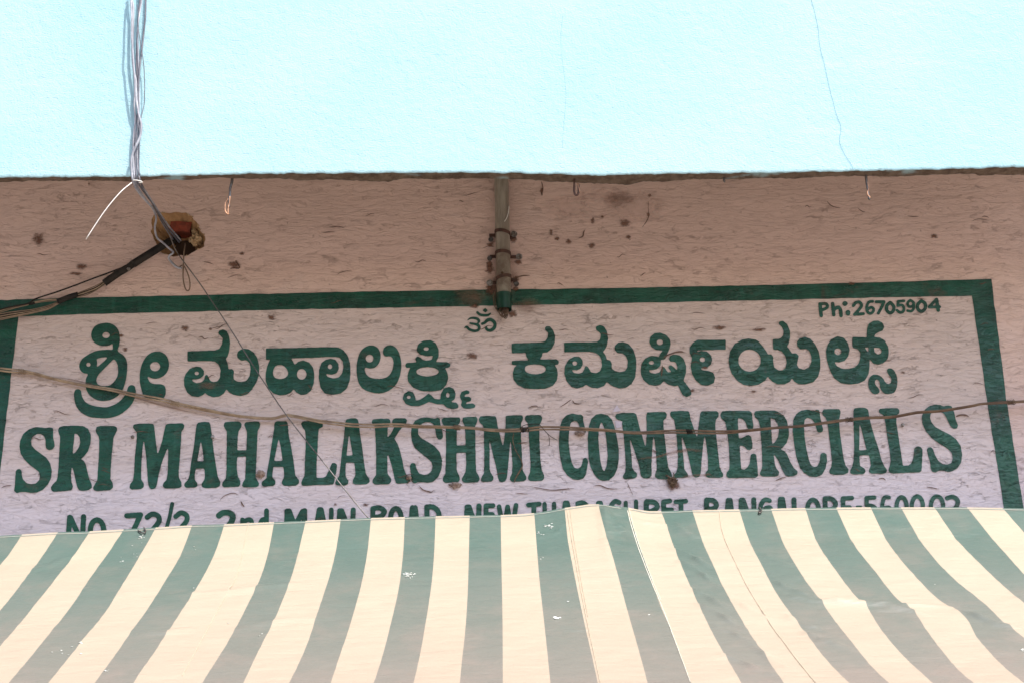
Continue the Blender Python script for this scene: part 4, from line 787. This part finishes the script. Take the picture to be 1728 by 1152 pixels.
# thin guy wire
g = G(); wire(g, [(*Z3(545, 840), YF+.30), (*Z3(600, 940), -.38), (*Z3(655, 1030), -.30), (*Z3(705, 1150), -.25), (*Z5(530, 660), -.24), (*Z5(620, 780), -.235), (*Z5(700, 895), -.23), (*Z5(870, 1150), -.225), (440, 636, -.22), (487, 705, -.23), (545, 778, -.25), (600, 848, -.27), (624, 876, -.285)], .0024, 6)
o = g.obj('guy_wire', M_steel); set_org(o, at(487, 705, -.23)); tag(o, 'thin taut wire slanting from the broken hole down to the awning', 'wire')
# loop hanging below the hole
g = G(); wire(g, T(Z5, [(545,540,.01),(535,620,-.012),(532,700,-.02),(530,780,-.024),(545,850,-.026),(565,868,-.026),(578,840,-.026),(572,780,-.024),(550,720,-.022),(528,690,-.02),(500,705,-.02),(470,685,-.018),(440,655,-.018)]), .0030, 7)
o = g.obj('wire_loop', M_brown); set_org(o, at(*Z5(545, 620), -.02)); tag(o, 'narrow brown wire loop hanging under the broken hole', 'wire')
# black bundle to the left
def ZB(x, y): return (x/4.937, 380+y/4.937)
bun = empty('cable_bundle', tuple(at(*ZB(880, 470), -.05)), 'thick black taped cable bundle running left out of the broken hole', 'cable')
g = G(); wire(g, T(ZB, [(1480,110,.05),(1420,135,-.01),(1370,162,-.045),(1280,218,-.055),(1180,280,-.055),(1110,325,-.052)]), .0175, 14, .02); g.tube([at(*ZB(1110, 322), -.05), at(*ZB(1060, 358), -.05), at(*ZB(980, 405), -.05), at(*ZB(868, 484), -.05)], [.0165, .0155, .0165, .0160], 14, jitter=.03)
put(g.obj('black_sleeve', M_black), bun)
g = G(); wire(g, T(ZB, [(650,578,-.045),(570,603,-.045),(480,638,-.045)]), .0125, 12, .03); put(g.obj('black_sleeve', M_black), bun)
g = G(); g.tube([at(*ZB(1058, 352), -.052), at(*ZB(1072, 372), -.066)], .0055, 8, spline=0); g.box(at(*ZB(1075, 362), -.069), (.006, .0015, .003)); put(g.obj('tape_clip', M_washer, smooth=False), bun)
for k, (dy, mt) in enumerate([(-14, M_brown), (-7, M_black), (0, M_tan), (7, M_black), (15, M_brown)]):
    g = G(); wire(g, T(ZB, [(880,475+dy,-.05),(800,525+dy*1.4+4*math.sin(k),-.05+.004*k),(720,560+dy*1.5,-.05),(640,585+dy,-.045)]), .0025, 7); put(g.obj('cable_strand', mt), bun)
for k, (dy, mt) in enumerate([(-6, M_tan), (3, M_brown)]):
    g = G(); wire(g, T(ZB, [(490,626+dy,-.045),(400,630+dy*1.2,-.045),(300,645+dy,-.045),(240,660+dy,-.045),(120,688+dy*1.3,-.045),(0,722+dy*1.5,-.045),(-200,770+dy,-.045)]), .0027, 7); put(g.obj('cable_strand', mt), bun)
for k, (dy, mt) in enumerate([(-11, M_brown), (-5, M_black), (0, M_tan), (6, M_black), (10, M_tan), (16, M_brown)]):
    g = G(); wire(g, T(ZB, [(490,645+dy*.5,-.045),(400,685+dy,-.045),(300,710+dy,-.045),(200,728+dy*1.3,-.045),(100,742+dy*1.6,-.045),(0,760+dy*1.8,-.045),(-200,790+dy*1.8,-.045)]), .0027, 7); put(g.obj('cable_strand', mt), bun)
g = G(); wire(g, T(ZB, [(290,648,-.045),(240,662,-.045)]), .0055, 9); put(g.obj('black_sleeve', M_black), bun)
g = G(); wire(g, T(ZB, [(1120,318,-.058),(1000,362,-.055),(900,400,-.05),(750,455,-.045),(600,512,-.045),(450,565,-.045),(300,614,-.045),(230,655,-.05),(100,680,-.05),(-100,730,-.05)]), .0036, 8); put(tag(g.obj('cable_strand', M_black), 'single thin black wire above the bundle'), bun)

# ------------------------------------------------------------------ long cable strung across the sign
CP = [(-60,612),(0,622.5),(35,626),(62.5,631),(94,639.6),(139,649),(174,654.5),(194.5,658),(222,665),(271,673.6),(295,680),(330,687.5),(382,698),(417,703),(452,705.4),(465,704.6),(478,701),(488.5,700.4),(504,703),(523.7,707),(543,710.8),(569,714),(595,716.7),(629,717.8),(655,716.5),(681,717),(707,719),(746,719.7),(772,720.4),(798,721.7),(821,724.3),(847,725.6),(873,725),(893,723.6),(912,721.7),(940,721.7),(956,722),(1008,724.3),(1034,726),(1060,729),(1086,729.5),(1133,727.5),(1163,727.5),(1198,728.4),(1231,728),(1263,725.6),(1302,721.7),(1352,718),(1391,712.8),(1430,707.5),(1469,704.3),(1508,702.6),(1547,695.4),(1586,692.8),(1640,684.3),(1661,680.5),(1727,676.8),(1800,672)]
longc = empty('sign_cable', tuple(at(864, 725, -.04)), 'twin brown cable strung right across the painted sign', 'cable')
def cy(x): return -.022-.030*min(1, max(0, (x-380)/420.))
for s_, mt in ((-1, M_tan), (1, M_tan)):
    g = G(); pts = []
    for i, (x, y) in enumerate(CP):
        ph = x*.021+.8*math.sin(x*.006); k = math.cos(ph) if x < 1290 else .35*math.cos(ph)
        off = 2.15*(.70+.30*k)*s_
        pts.append((x, y+off*(1 if x < 1300 else .55), cy(x)+.003*math.sin(ph)*s_))
    wire(g, pts, .0044 if s_ < 0 else .0041, 8, .02)
    put(g.obj('cable_strand', mt), longc)
for x, y, mt, w_, rr in ((37, 626.5, M_tan, 5, .0105), (295, 680, M_tan, 6, .0105), (1163, 727.5, M_black, 4, .0100), (885, 724, M_black, 6, .0100), (1433, 707, M_twine, 5, .0095), (1706, 680, M_twine, 5, .0100), (772, 720.5, M_tan, 4, .0095)):
    i = np.interp(x, [p[0] for p in CP], range(len(CP))); a = at(x-w_, float(np.interp(x-w_, [p[0] for p in CP], [p[1] for p in CP])), cy(x)); b = at(x+w_, float(np.interp(x+w_, [p[0] for p in CP], [p[1] for p in CP])), cy(x))
    g = G()
    for t in np.linspace(0, 1, 5):
        c_ = a+(b-a)*t; rj = rr*random.uniform(.85, 1.1)
        g.tube([c_+np.array([.003*math.sin(u*2), rj*math.cos(u), rj*math.sin(u)]) for u in np.linspace(0, 2*math.pi, 11)], .0017, 5, spline=1)
    put(g.obj('cable_tie', mt), longc)
def Z_5(x, y): return (730+x/7.681, 680+y/7.681)
g = G(); wire(g, T(Z_5, [(1140,320,-.058),(1170,290,-.064),(1250,268,-.068),(1370,272,-.068),(1420,310,-.066),(1455,355,-.062),(1500,400,-.058),(1550,440,-.055),(1612,474,-.05)]), .0014, 6)
wire(g, T(Z_5, [(1490,392,-.06),(1512,450,-.055),(1516,500,-.05),(1509,550,-.048)]), .0012, 6)
g.blob(at(*Z_5(1185, 355), -.060), (.009, .007, .007), 3, .5, 2)
put(tag(g.obj('loose_wire_ends', M_black), 'black binding wire ends sticking out below the cable'), longc)
g = G(); wire(g, T(Z_5, [(1052,385,-.045),(1040,480,-.03),(1070,590,-.02),(1120,680,-.015),(1150,740,-.014),(1163,810,-.014),(1120,890,-.012),(1080,960,-.012),(1058,1020,-.012)]), [.0016, .0018, .0024, .0034, .0022], 6)
put(tag(g.obj('dangling_string', M_twine), 'brown string dangling over the M of MAHALAKSHMI'), longc)
# knot of old twine
def Z_7(x, y): return (1120+x/7.681, 680+y/7.681)
g = G(); kc = np.array(at(*Z_7(122, 1010), -.02))
for k in range(7):
    a0 = k*.9; rr = .012+.003*math.sin(k*2); ax = Matrix.Rotation(k*.8, 3, Vector((math.sin(k), .3, math.cos(k*1.7))).normalized())
    g.tube([kc+np.array(ax@Vector((rr*math.cos(u), .010*math.sin(2*u+k), 1.35*rr*math.sin(u)))) for u in np.linspace(a0, a0+5.6, 12)], .0030, 6, jitter=.2)
wire(g, T(Z_7, [(30,930,-.012),(60,945,-.022),(95,965,-.03),(125,1000,-.03)]), .0034, 7, .15); wire(g, T(Z_7, [(60,960,-.012),(85,985,-.022),(110,1030,-.03)]), .0030, 7, .15); wire(g, T(Z_7, [(128,900,-.010),(132,940,-.02),(125,990,-.03)]), .0022, 6, .1)
g.blob(kc+np.array([0, .008, 0]), (.012, .012, .016), 5, .5, 3)
g.tube([kc+np.array([0, .02, 0]), kc+np.array([0, .03, 0])], .003, 6, spline=0)
o = g.obj('twine_knot', M_twine); set_org(o, kc); tag(o, 'frayed brown knot of twine on a nail under the Ms of COMMERCIALS', 'knot')
spot('dirt_spot', (1137, 818), 20, 18, M_stain, wall, 91)

# ------------------------------------------------------------------ awning
YT = -.30
tope = [(-60, 905), (0, 903), (100, 897), (150, 895.5), (214, 892), (330, 885), (378, 883.5), (463, 880), (515, 878), (575, 875), (626, 873), (683, 871.5), (735, 870), (792, 869), (843, 868), (860, 867.5), (901, 865), (928, 860.5), (952, 856), (975, 853), (994, 850), (1009, 850), (1035, 852.5), (1060, 855.5), (1080, 859.5), (1095, 861.5), (1113, 861.5), (1166, 860), (1247, 858.5), (1300, 857.5), (1358, 856), (1411, 855.5), (1467, 855), (1520, 855), (1632, 855), (1728, 857), (1790, 858)]
tp = [at(x, y, YT) for x, y in tope]; tpx = [p[0] for p in tp]
base_z = np.interp([p[0] for p in tp], [tp[0][0], tp[8][0], tp[14][0], tp[26][0], tp[-1][0]], [tp[0][2], tp[8][2], tp[14][2], tp[26][2], tp[-1][2]])
tdz = [p[2]-b for p, b in zip(tp, base_z)]
gd = [-.2, 0, .2, .45, .75, 1.0, 1.3, 1.55, 1.9, 7]; gz = [-.17, 0, .17, .32, .50, .64, .79, .90, 1.045, 3.3]
def surf(X, d):
    return float(np.interp(X, tpx, base_z))+float(np.interp(X, tpx, tdz))*math.exp(-max(d, 0)/.30)-float(np.interp(d, gd, gz))
def hit(x, y):
    dr = ray(x, y); lo, hi = 3.0, 7.5
    for _ in range(34):
        m_ = (lo+hi)/2; p = C0+dr*m_
        if p[2] < surf(p[0], YT-p[1]): hi = m_      # beyond the cloth the ray is above it
        else: lo = m_
    return C0+dr*lo
SA = (0, 840, 2.0); SB = (864, 840, 2.0)
raw = [  # (transform, points) alternating left edge / right edge of each green stripe
 (SA, [(75,121),(40,175),(0,225),(-120,350)]),
 (SA, [(195,115),(150,185),(105,245),(50,320),(0,380),(-100,500)]), (SA, [(303,112),(250,190),(190,270),(120,355),(60,430),(0,500),(-80,590)]),
 (SA, [(418,105),(360,190),(300,275),(250,350),(180,440),(100,540),(30,620)]), (SA, [(525,100),(480,180),(420,280),(350,390),(270,490),(165,620)]),
 (SA, [(648,92),(610,190),(560,275),(500,370),(430,470),(320,624)]), (SA, [(757,88),(725,185),(670,290),(600,400),(540,490),(450,624)]),
 (SA, [(925,80),(905,185),(870,290),(820,390),(760,500),(680,624)]), (SA, [(1032,75),(1005,190),(975,290),(930,400),(880,500),(820,624)]),
 (SA, [(1150,70),(1135,170),(1110,270),(1070,390),(1030,510),(975,624)]), (SA, [(1252,68),(1240,180),(1220,290),(1190,400),(1150,520),(1115,624)]),
 (SA, [(1366,65),(1360,190),(1345,310),(1315,440),(1285,550),(1260,624)]), (SA, [(1470,63),(1465,190),(1455,300),(1435,430),(1415,540),(1395,624)]),
 (SA, [(1585,62),(1582,200),(1578,330),(1570,450),(1560,540),(1552,624)]), (SA, [(1690,58),(1692,200),(1696,400),(1697,624)]),
 (SB, [(75,52),(85,180),(95,300),(110,430),(130,624)]), (SB, [(178,35),(190,150),(215,280),(240,400),(265,510),(290,624)]),
 (SB, [(290,22),(315,120),(355,250),(390,380),(430,520),(458,624)]), (SB, [(388,32),(420,130),(460,240),(500,360),(550,480),(605,624)]),
 (SB, [(503,42),(535,130),(560,200),(600,290),(640,380),(690,480),(775,624)]), (SB, [(608,40),(645,150),(690,250),(740,350),(800,450),(860,540),(918,624)]),
 (SB, [(768,40),(800,140),(850,240),(905,340),(980,440),(1050,530),(1140,624)]), (SB, [(875,38),(920,160),(980,260),(1045,350),(1110,440),(1190,540),(1275,624)]),
 (SB, [(990,33),(1030,150),(1090,240),(1160,330),(1200,370),(1250,450),(1320,530),(1425,624)]), (SB, [(1095,33),(1150,150),(1220,240),(1300,340),(1355,380),(1410,460),(1490,560),(1560,624)]),
 (SB, [(1210,30),(1270,150),(1350,250),(1440,340),(1530,400),(1570,470),(1650,560),(1728,624)]), (SB, [(1312,30),(1390,160),(1480,260),(1590,350),(1660,420),(1728,470),(1800,540)]),
 (SB, [(1425,30),(1510,150),(1600,240),(1700,330),(1770,385)]), (SB, [(1535,30),(1600,110),(1728,255),(1810,330)]),
 (SB, [(1655,32),(1728,115),(1830,225)])]
# the very first one is a right edge; fill in off-frame stripes on both sides
ROWD = np.concatenate([np.linspace(0, .3, 32), np.linspace(.3, 1.72, 150)[1:]])
curves = []
for (x0, y0, s), pts in raw:
    H = [hit(x0+x/s, y0+y/s) for x, y in catmull(pts, 4)]
    d = np.array([YT-p[1] for p in H]); X = np.array([p[0] for p in H])
    o_ = np.argsort(d); d = d[o_]; X = X[o_]
    k = max(2, len(d)//3); sl = np.polyfit(d[-k:], X[-k:], 1)[0]*.5
    XR = np.interp(ROWD, d, X); XR = np.where(ROWD > d[-1], X[-1]+sl*(ROWD-d[-1]), XR)
    curves.append(XR)
curves = np.array(curves)
extraL = [curves[0]-k*.165 for k in (4, 3, 2, 1)]; extraR = [curves[-1]+k*.165 for k in (1, 2, 3, 4)]
curves = np.array(extraL+list(curves)+extraR)
for i in range(1, len(curves)): curves[i] = np.maximum(curves[i], curves[i-1]+.05)
first_raw = 4                # index of raw[0]: right edge of a green stripe
def is_green(i):             # strip between curve i and i+1
    return (i-first_raw) % 2 == 1
wr = [((180,92),(88,140),5,.004),((395,58),(650,135),7,.006),((310,40),(420,150),9,.004),((520,165),(700,245),7,.006),((555,205),(725,310),7,.005),((870,275),(1045,350),8,.006),((575,290),(760,385),7,.005),((895,330),(1190,368),8,.005),((1030,345),(1360,382),8,.007),((610,350),(810,450),7,.005),
      ((1200,372),(1420,392),7,.004),((1480,375),(1728,448),9,.007),((670,430),(840,490),7,.004),((690,520),(900,600),8,.004),((840,190),(960,240),6,.003),((900,390),(1060,450),8,.004),((960,440),(1150,520),9,.004),((500,60),(610,120),6,.004),((720,330),(890,420),7,.004),((1180,360),(1560,372),7,.003),((780,480),(960,590),9,.004)]
wr2 = [(((a[0]/2+864), a[1]/2+840), ((b[0]/2+864), b[1]/2+840), w_/2*1.3, am) for a, b, w_, am in wr]
wr2 += [((250, 1010), (520, 985), 9, .004), ((210, 1070), (330, 1062), 6, .003), ((40, 965), (130, 935), 7, .003), ((380, 1060), (560, 1040), 9, .003), ((1002, 850), (1030, 960), 10, .008), ((1010, 850), (1085, 900), 9, .006), ((985, 850), (900, 905), 10, .007), ((1000, 850), (1180, 905), 10, .005)]
wh = []
for a, b, w_, am in wr2:
    A_ = hit(*a); B_ = hit(*b); wh.append((A_[0], YT-A_[1], B_[0], YT-B_[1], w_*.0026*1.0, am))
def wrinkle(X, d):
    h = 0
    for ax, ad, bx, bd, w_, am in wh:
        dx, dd = bx-ax, bd-ad; L2 = dx*dx+dd*dd; t = ((X-ax)*dx+(d-ad)*dd)/L2
        if t < -.15 or t > 1.15: continue
        px_, pd = ax+t*dx, ad+t*dd; r2 = ((X-px_)**2+(d-pd)**2)/(w_*w_)
        if r2 > 9: continue
        h += 2.4*am*math.exp(-r2)*math.exp(-((t-.5)/.42)**4)
    return h
ker = np.array([1, 3, 5, 6, 5, 3, 1.0]); ker /= ker.sum()
for i in range(len(curves)):
    pc_ = np.concatenate([[2*curves[i][0]-curves[i][k] for k in (3, 2, 1)], curves[i], [2*curves[i][-1]-curves[i][-1-k] for k in (1, 2, 3)]]); curves[i] = np.convolve(pc_, ker, 'valid')
SUB = 14; cols = []; cm = []
for i in range(len(curves)-1):
    for k in range(SUB): cols.append(curves[i]+(curves[i+1]-curves[i])*k/SUB); cm.append(1 if is_green(i) else 0)
cols.append(curves[-1]); cols = np.array(cols); NCc, NRr = cols.shape
DD = np.broadcast_to(ROWD, cols.shape)
ZZ = np.interp(cols, tpx, base_z)+np.interp(cols, tpx, tdz)*np.exp(-DD/.30)-np.interp(DD, gd, gz)
WW = np.zeros(cols.shape)
for ax, ad, bx, bd, w_, am in wh:
    dx, dd = bx-ax, bd-ad; L2 = dx*dx+dd*dd; t = ((cols-ax)*dx+(DD-ad)*dd)/L2
    bow = .012*np.sin(t*7+ax*9)
    r2 = ((cols-ax-t*dx)**2+(DD-ad-t*dd+bow)**2)/(w_*w_)
    WW += np.where((t > -.15) & (t < 1.15), 2.4*am*np.exp(-np.minimum(r2, 30))*np.exp(-((t-.5)/.42)**4), 0)
v = []; dust = []
for c_ in range(NCc):
    for r_ in range(NRr):
        X = float(cols[c_, r_]); d = float(ROWD[r_]); e = min(1, d/.05)
        z = ZZ[c_, r_]+e*(WW[c_, r_]+.004*mnoise.noise(Vector((X*3, d*4, 1)))+.0022*mnoise.noise(Vector((X*6+d*5, d*18, 4))))+.0012*mnoise.noise(Vector((X*22, d*22, 9)))*min(1, d/.05+.3)
        v.append((X, YT-d, z)); dust.append(float(np.interp(d+.10*mnoise.noise(Vector((X*1.6, d*2.5, 2))), [.1, .5, .95, 1.5], [0, .22, .62, 1])))
f = []; mi = []
for c_ in range(NCc-1):
    for r_ in range(NRr-1): f.append((c_*NRr+r_, c_*NRr+r_+1, (c_+1)*NRr+r_+1, (c_+1)*NRr+r_)); mi.append(cm[c_])
awn = empty('striped_awning', (0, YT, 2.98), 'green and cream striped cloth awning below the painted sign', 'awning')
can = mesh_obj('canopy', v, f, [M_cream, M_stripe], None, True, mi); put(can, awn)
a_ = can.data.attributes.new('dust', 'FLOAT', 'POINT'); a_.data.foreach_set('value', dust)
# valance hanging from the front edge, top hem folded over a rail
v = []; f = []; mi = []
for c_ in range(NCc):
    X = cols[c_, -1]; z0 = surf(X, 1.72); sc_ = .022*abs(math.sin(X*9))
    for j in range(5): v.append((X, YT-1.724-.006*math.sin(X*14)*j/4, z0-(.20+sc_)*j/4))
for c_ in range(NCc-1):
    for j in range(4): f.append((c_*5+j, c_*5+j+1, (c_+1)*5+j+1, (c_+1)*5+j)); mi.append(cm[c_])
o = mesh_obj('valance', v, f, [M_cream, M_stripe], None, True, mi); put(o, awn)
a_ = o.data.attributes.new('dust', 'FLOAT', 'POINT'); a_.data.foreach_set('value', [1.0]*len(v))
XL, XR_ = float(cols[0, 0]), float(cols[-1, 0])
g = G(); g.tube([(x, YT+.014, surf(x, 0)-.022) for x in np.linspace(XL, XR_, 60)], .011, 10, spline=1); put(g.obj('top_rail', M_steel), awn)
g = G(); g.tube([(x, YT-1.70, surf(x, 1.70)-.018) for x in np.linspace(float(cols[0, -1]), float(cols[-1, -1]), 40)], .013, 10, spline=1); put(g.obj('front_rail', M_steel), awn)
for x in (XL+.05, XR_-.05):
    g = G(); g.tube([(x, YT+.01, surf(x, 0)-.03), (x, YT-.8, surf(x, .8)-.10), (x, YT-1.69, surf(x, 1.69)-.03)], .011, 8, spline=1); put(g.obj('support_arm', M_steel), awn)
    g = G(); g.tube([(x, 0, surf(x, 0)-.03), (x, YT+.01, surf(x, 0)-.03)], .012, 8, spline=0); put(g.obj('wall_bracket', M_steel), awn)
def on_canopy(x, y, lift=.0012):
    p = hit(x, y); X = float(p[0]); d = float(YT-p[1]); e = min(1, max(d, 0)/.05)
    z = surf(X, d)+e*(wrinkle(X, d)+.004*mnoise.noise(Vector((X*3, d*4, 1)))+.0022*mnoise.noise(Vector((X*6+d*5, d*18, 4))))+.0012*mnoise.noise(Vector((X*22, d*22, 9)))*min(1, d/.05+.3)
    return np.array([X, p[1]-lift*.5, z+lift])
def seam(pts, w_, lab, mat=M_seam):
    Pp = catmull(pts, 7); v = []; f = []
    for i, p in enumerate(Pp):
        t = Pp[min(i+1, len(Pp)-1)]-Pp[max(i-1, 0)]; t /= max(np.linalg.norm(t), 1e-6); n_ = np.array([-t[1], t[0]])
        for s_ in (-1, 1): v.append(on_canopy(*(p+n_*w_*s_*.5)))
        v.append(on_canopy(*p, .0030))
    for i in range(len(Pp)-1):
        b = i*3; f += [(b, b+2, b+5, b+3), (b+2, b+1, b+4, b+5)]
    o = mesh_obj('seam', v, f, mat, None, True); o.parent = can
    if lab: o['label'] = lab
    return o
def A_(s_, l): return [(s_+x/2, 840+y/2) for x, y in l]
M_hem_shadow = simple('hem_shadow', (.22, .25, .22), (.30, .28, .24), .8)
M_seamc = simple('seam_cloth', (.43, .34, .25), (.47, .39, .29), .6)
seam(A_(864, [(388,34),(402,90),(432,185),(470,280),(500,350),(545,470),(590,590),(602,624)]), 1.1, 'double stitched seam right of the ridge')
seam(A_(864, [(396,34),(408,90),(438,185),(474,276),(504,346)]), .8, None)
seam(A_(864, [(186,38),(200,130),(225,270),(250,400),(280,540),(298,624)]), 1.2, 'stitched seam on the cream stripe left of the ridge', M_seamc)
seam(A_(864, [(196,40),(208,130),(232,270),(256,400)]), .9, None, M_seamc)
seam(A_(864, [(700,42),(712,120),(760,230),(830,360),(920,490),(1025,624)]), 1.2, None, M_seamc)
seam(A_(0, [(838,86),(820,180),(795,270),(740,370),(680,480),(615,600)]), 1.1, None, M_seamc)
o = seam([(x, y+3.5) for x, y in tope[1:-1]], .9, 'shadow line along the top hem, painted as a dark strip', M_hem_shadow)  # dark strip paints in the shadow line below the hem
# small hooks at the top hem and dried droppings
for x, y, k in ((240, 893, 0), (1279, 859, 1)):
    g = G(); g.tube([on_canopy(x-7+9*k, y+3, .004), on_canopy(x+2, y+9, .008), on_canopy(x+6, y+6, .008), on_canopy(x+3, y-1, .006)], .0028, 7)
    tag(put(g.obj('hem_hook', M_steel), awn), ['small hook on the hem near the left end', 'small hook on the hem on the right half'][k])
g = G()
for cx, cy_, sx, sy, n_, sc_ in ((690, 970, 9, 4, 34, 1), (928, 888, 8, 4, 22, 1), (914, 902, 6, 3, 5, .8), (240, 905, 5, 3, 8, 1), (205, 946, 3, 5, 5, 1), (230, 930, 14, 22, 7, .7), (330, 925, 6, 3, 2, .8), (940, 1041, 4, 2, 10, 1.6), (325, 990, 6, 6, 2, .8), (110, 1098, 26, 8, 8, .9), (136, 1085, 3, 2, 3, 1.2), (180, 1132, 4, 2, 4, 1), (916, 940, 6, 3, 2, .8), (440, 1070, 3, 3, 2, .8), (385, 1053, 3, 3, 2, .7), (1095, 1036, 2, 2, 2, .8), (1577, 984, 2, 2, 1, .8), (957, 1015, 2, 2, 2, .8), (1725, 1100, 3, 4, 4, 1)):
    for k in range(n_):
        p = on_canopy(cx+random.gauss(0, sx*.6), cy_+random.gauss(0, sy*.6), .001)
        r0 = random.uniform(.0015, .0040)*sc_; g.blob(p, (r0*1.3, r0, r0*.5), k+cx, .5, 1)
o = g.obj('droppings', M_drop); o.parent = can; tag(o, None, kind='stuff')
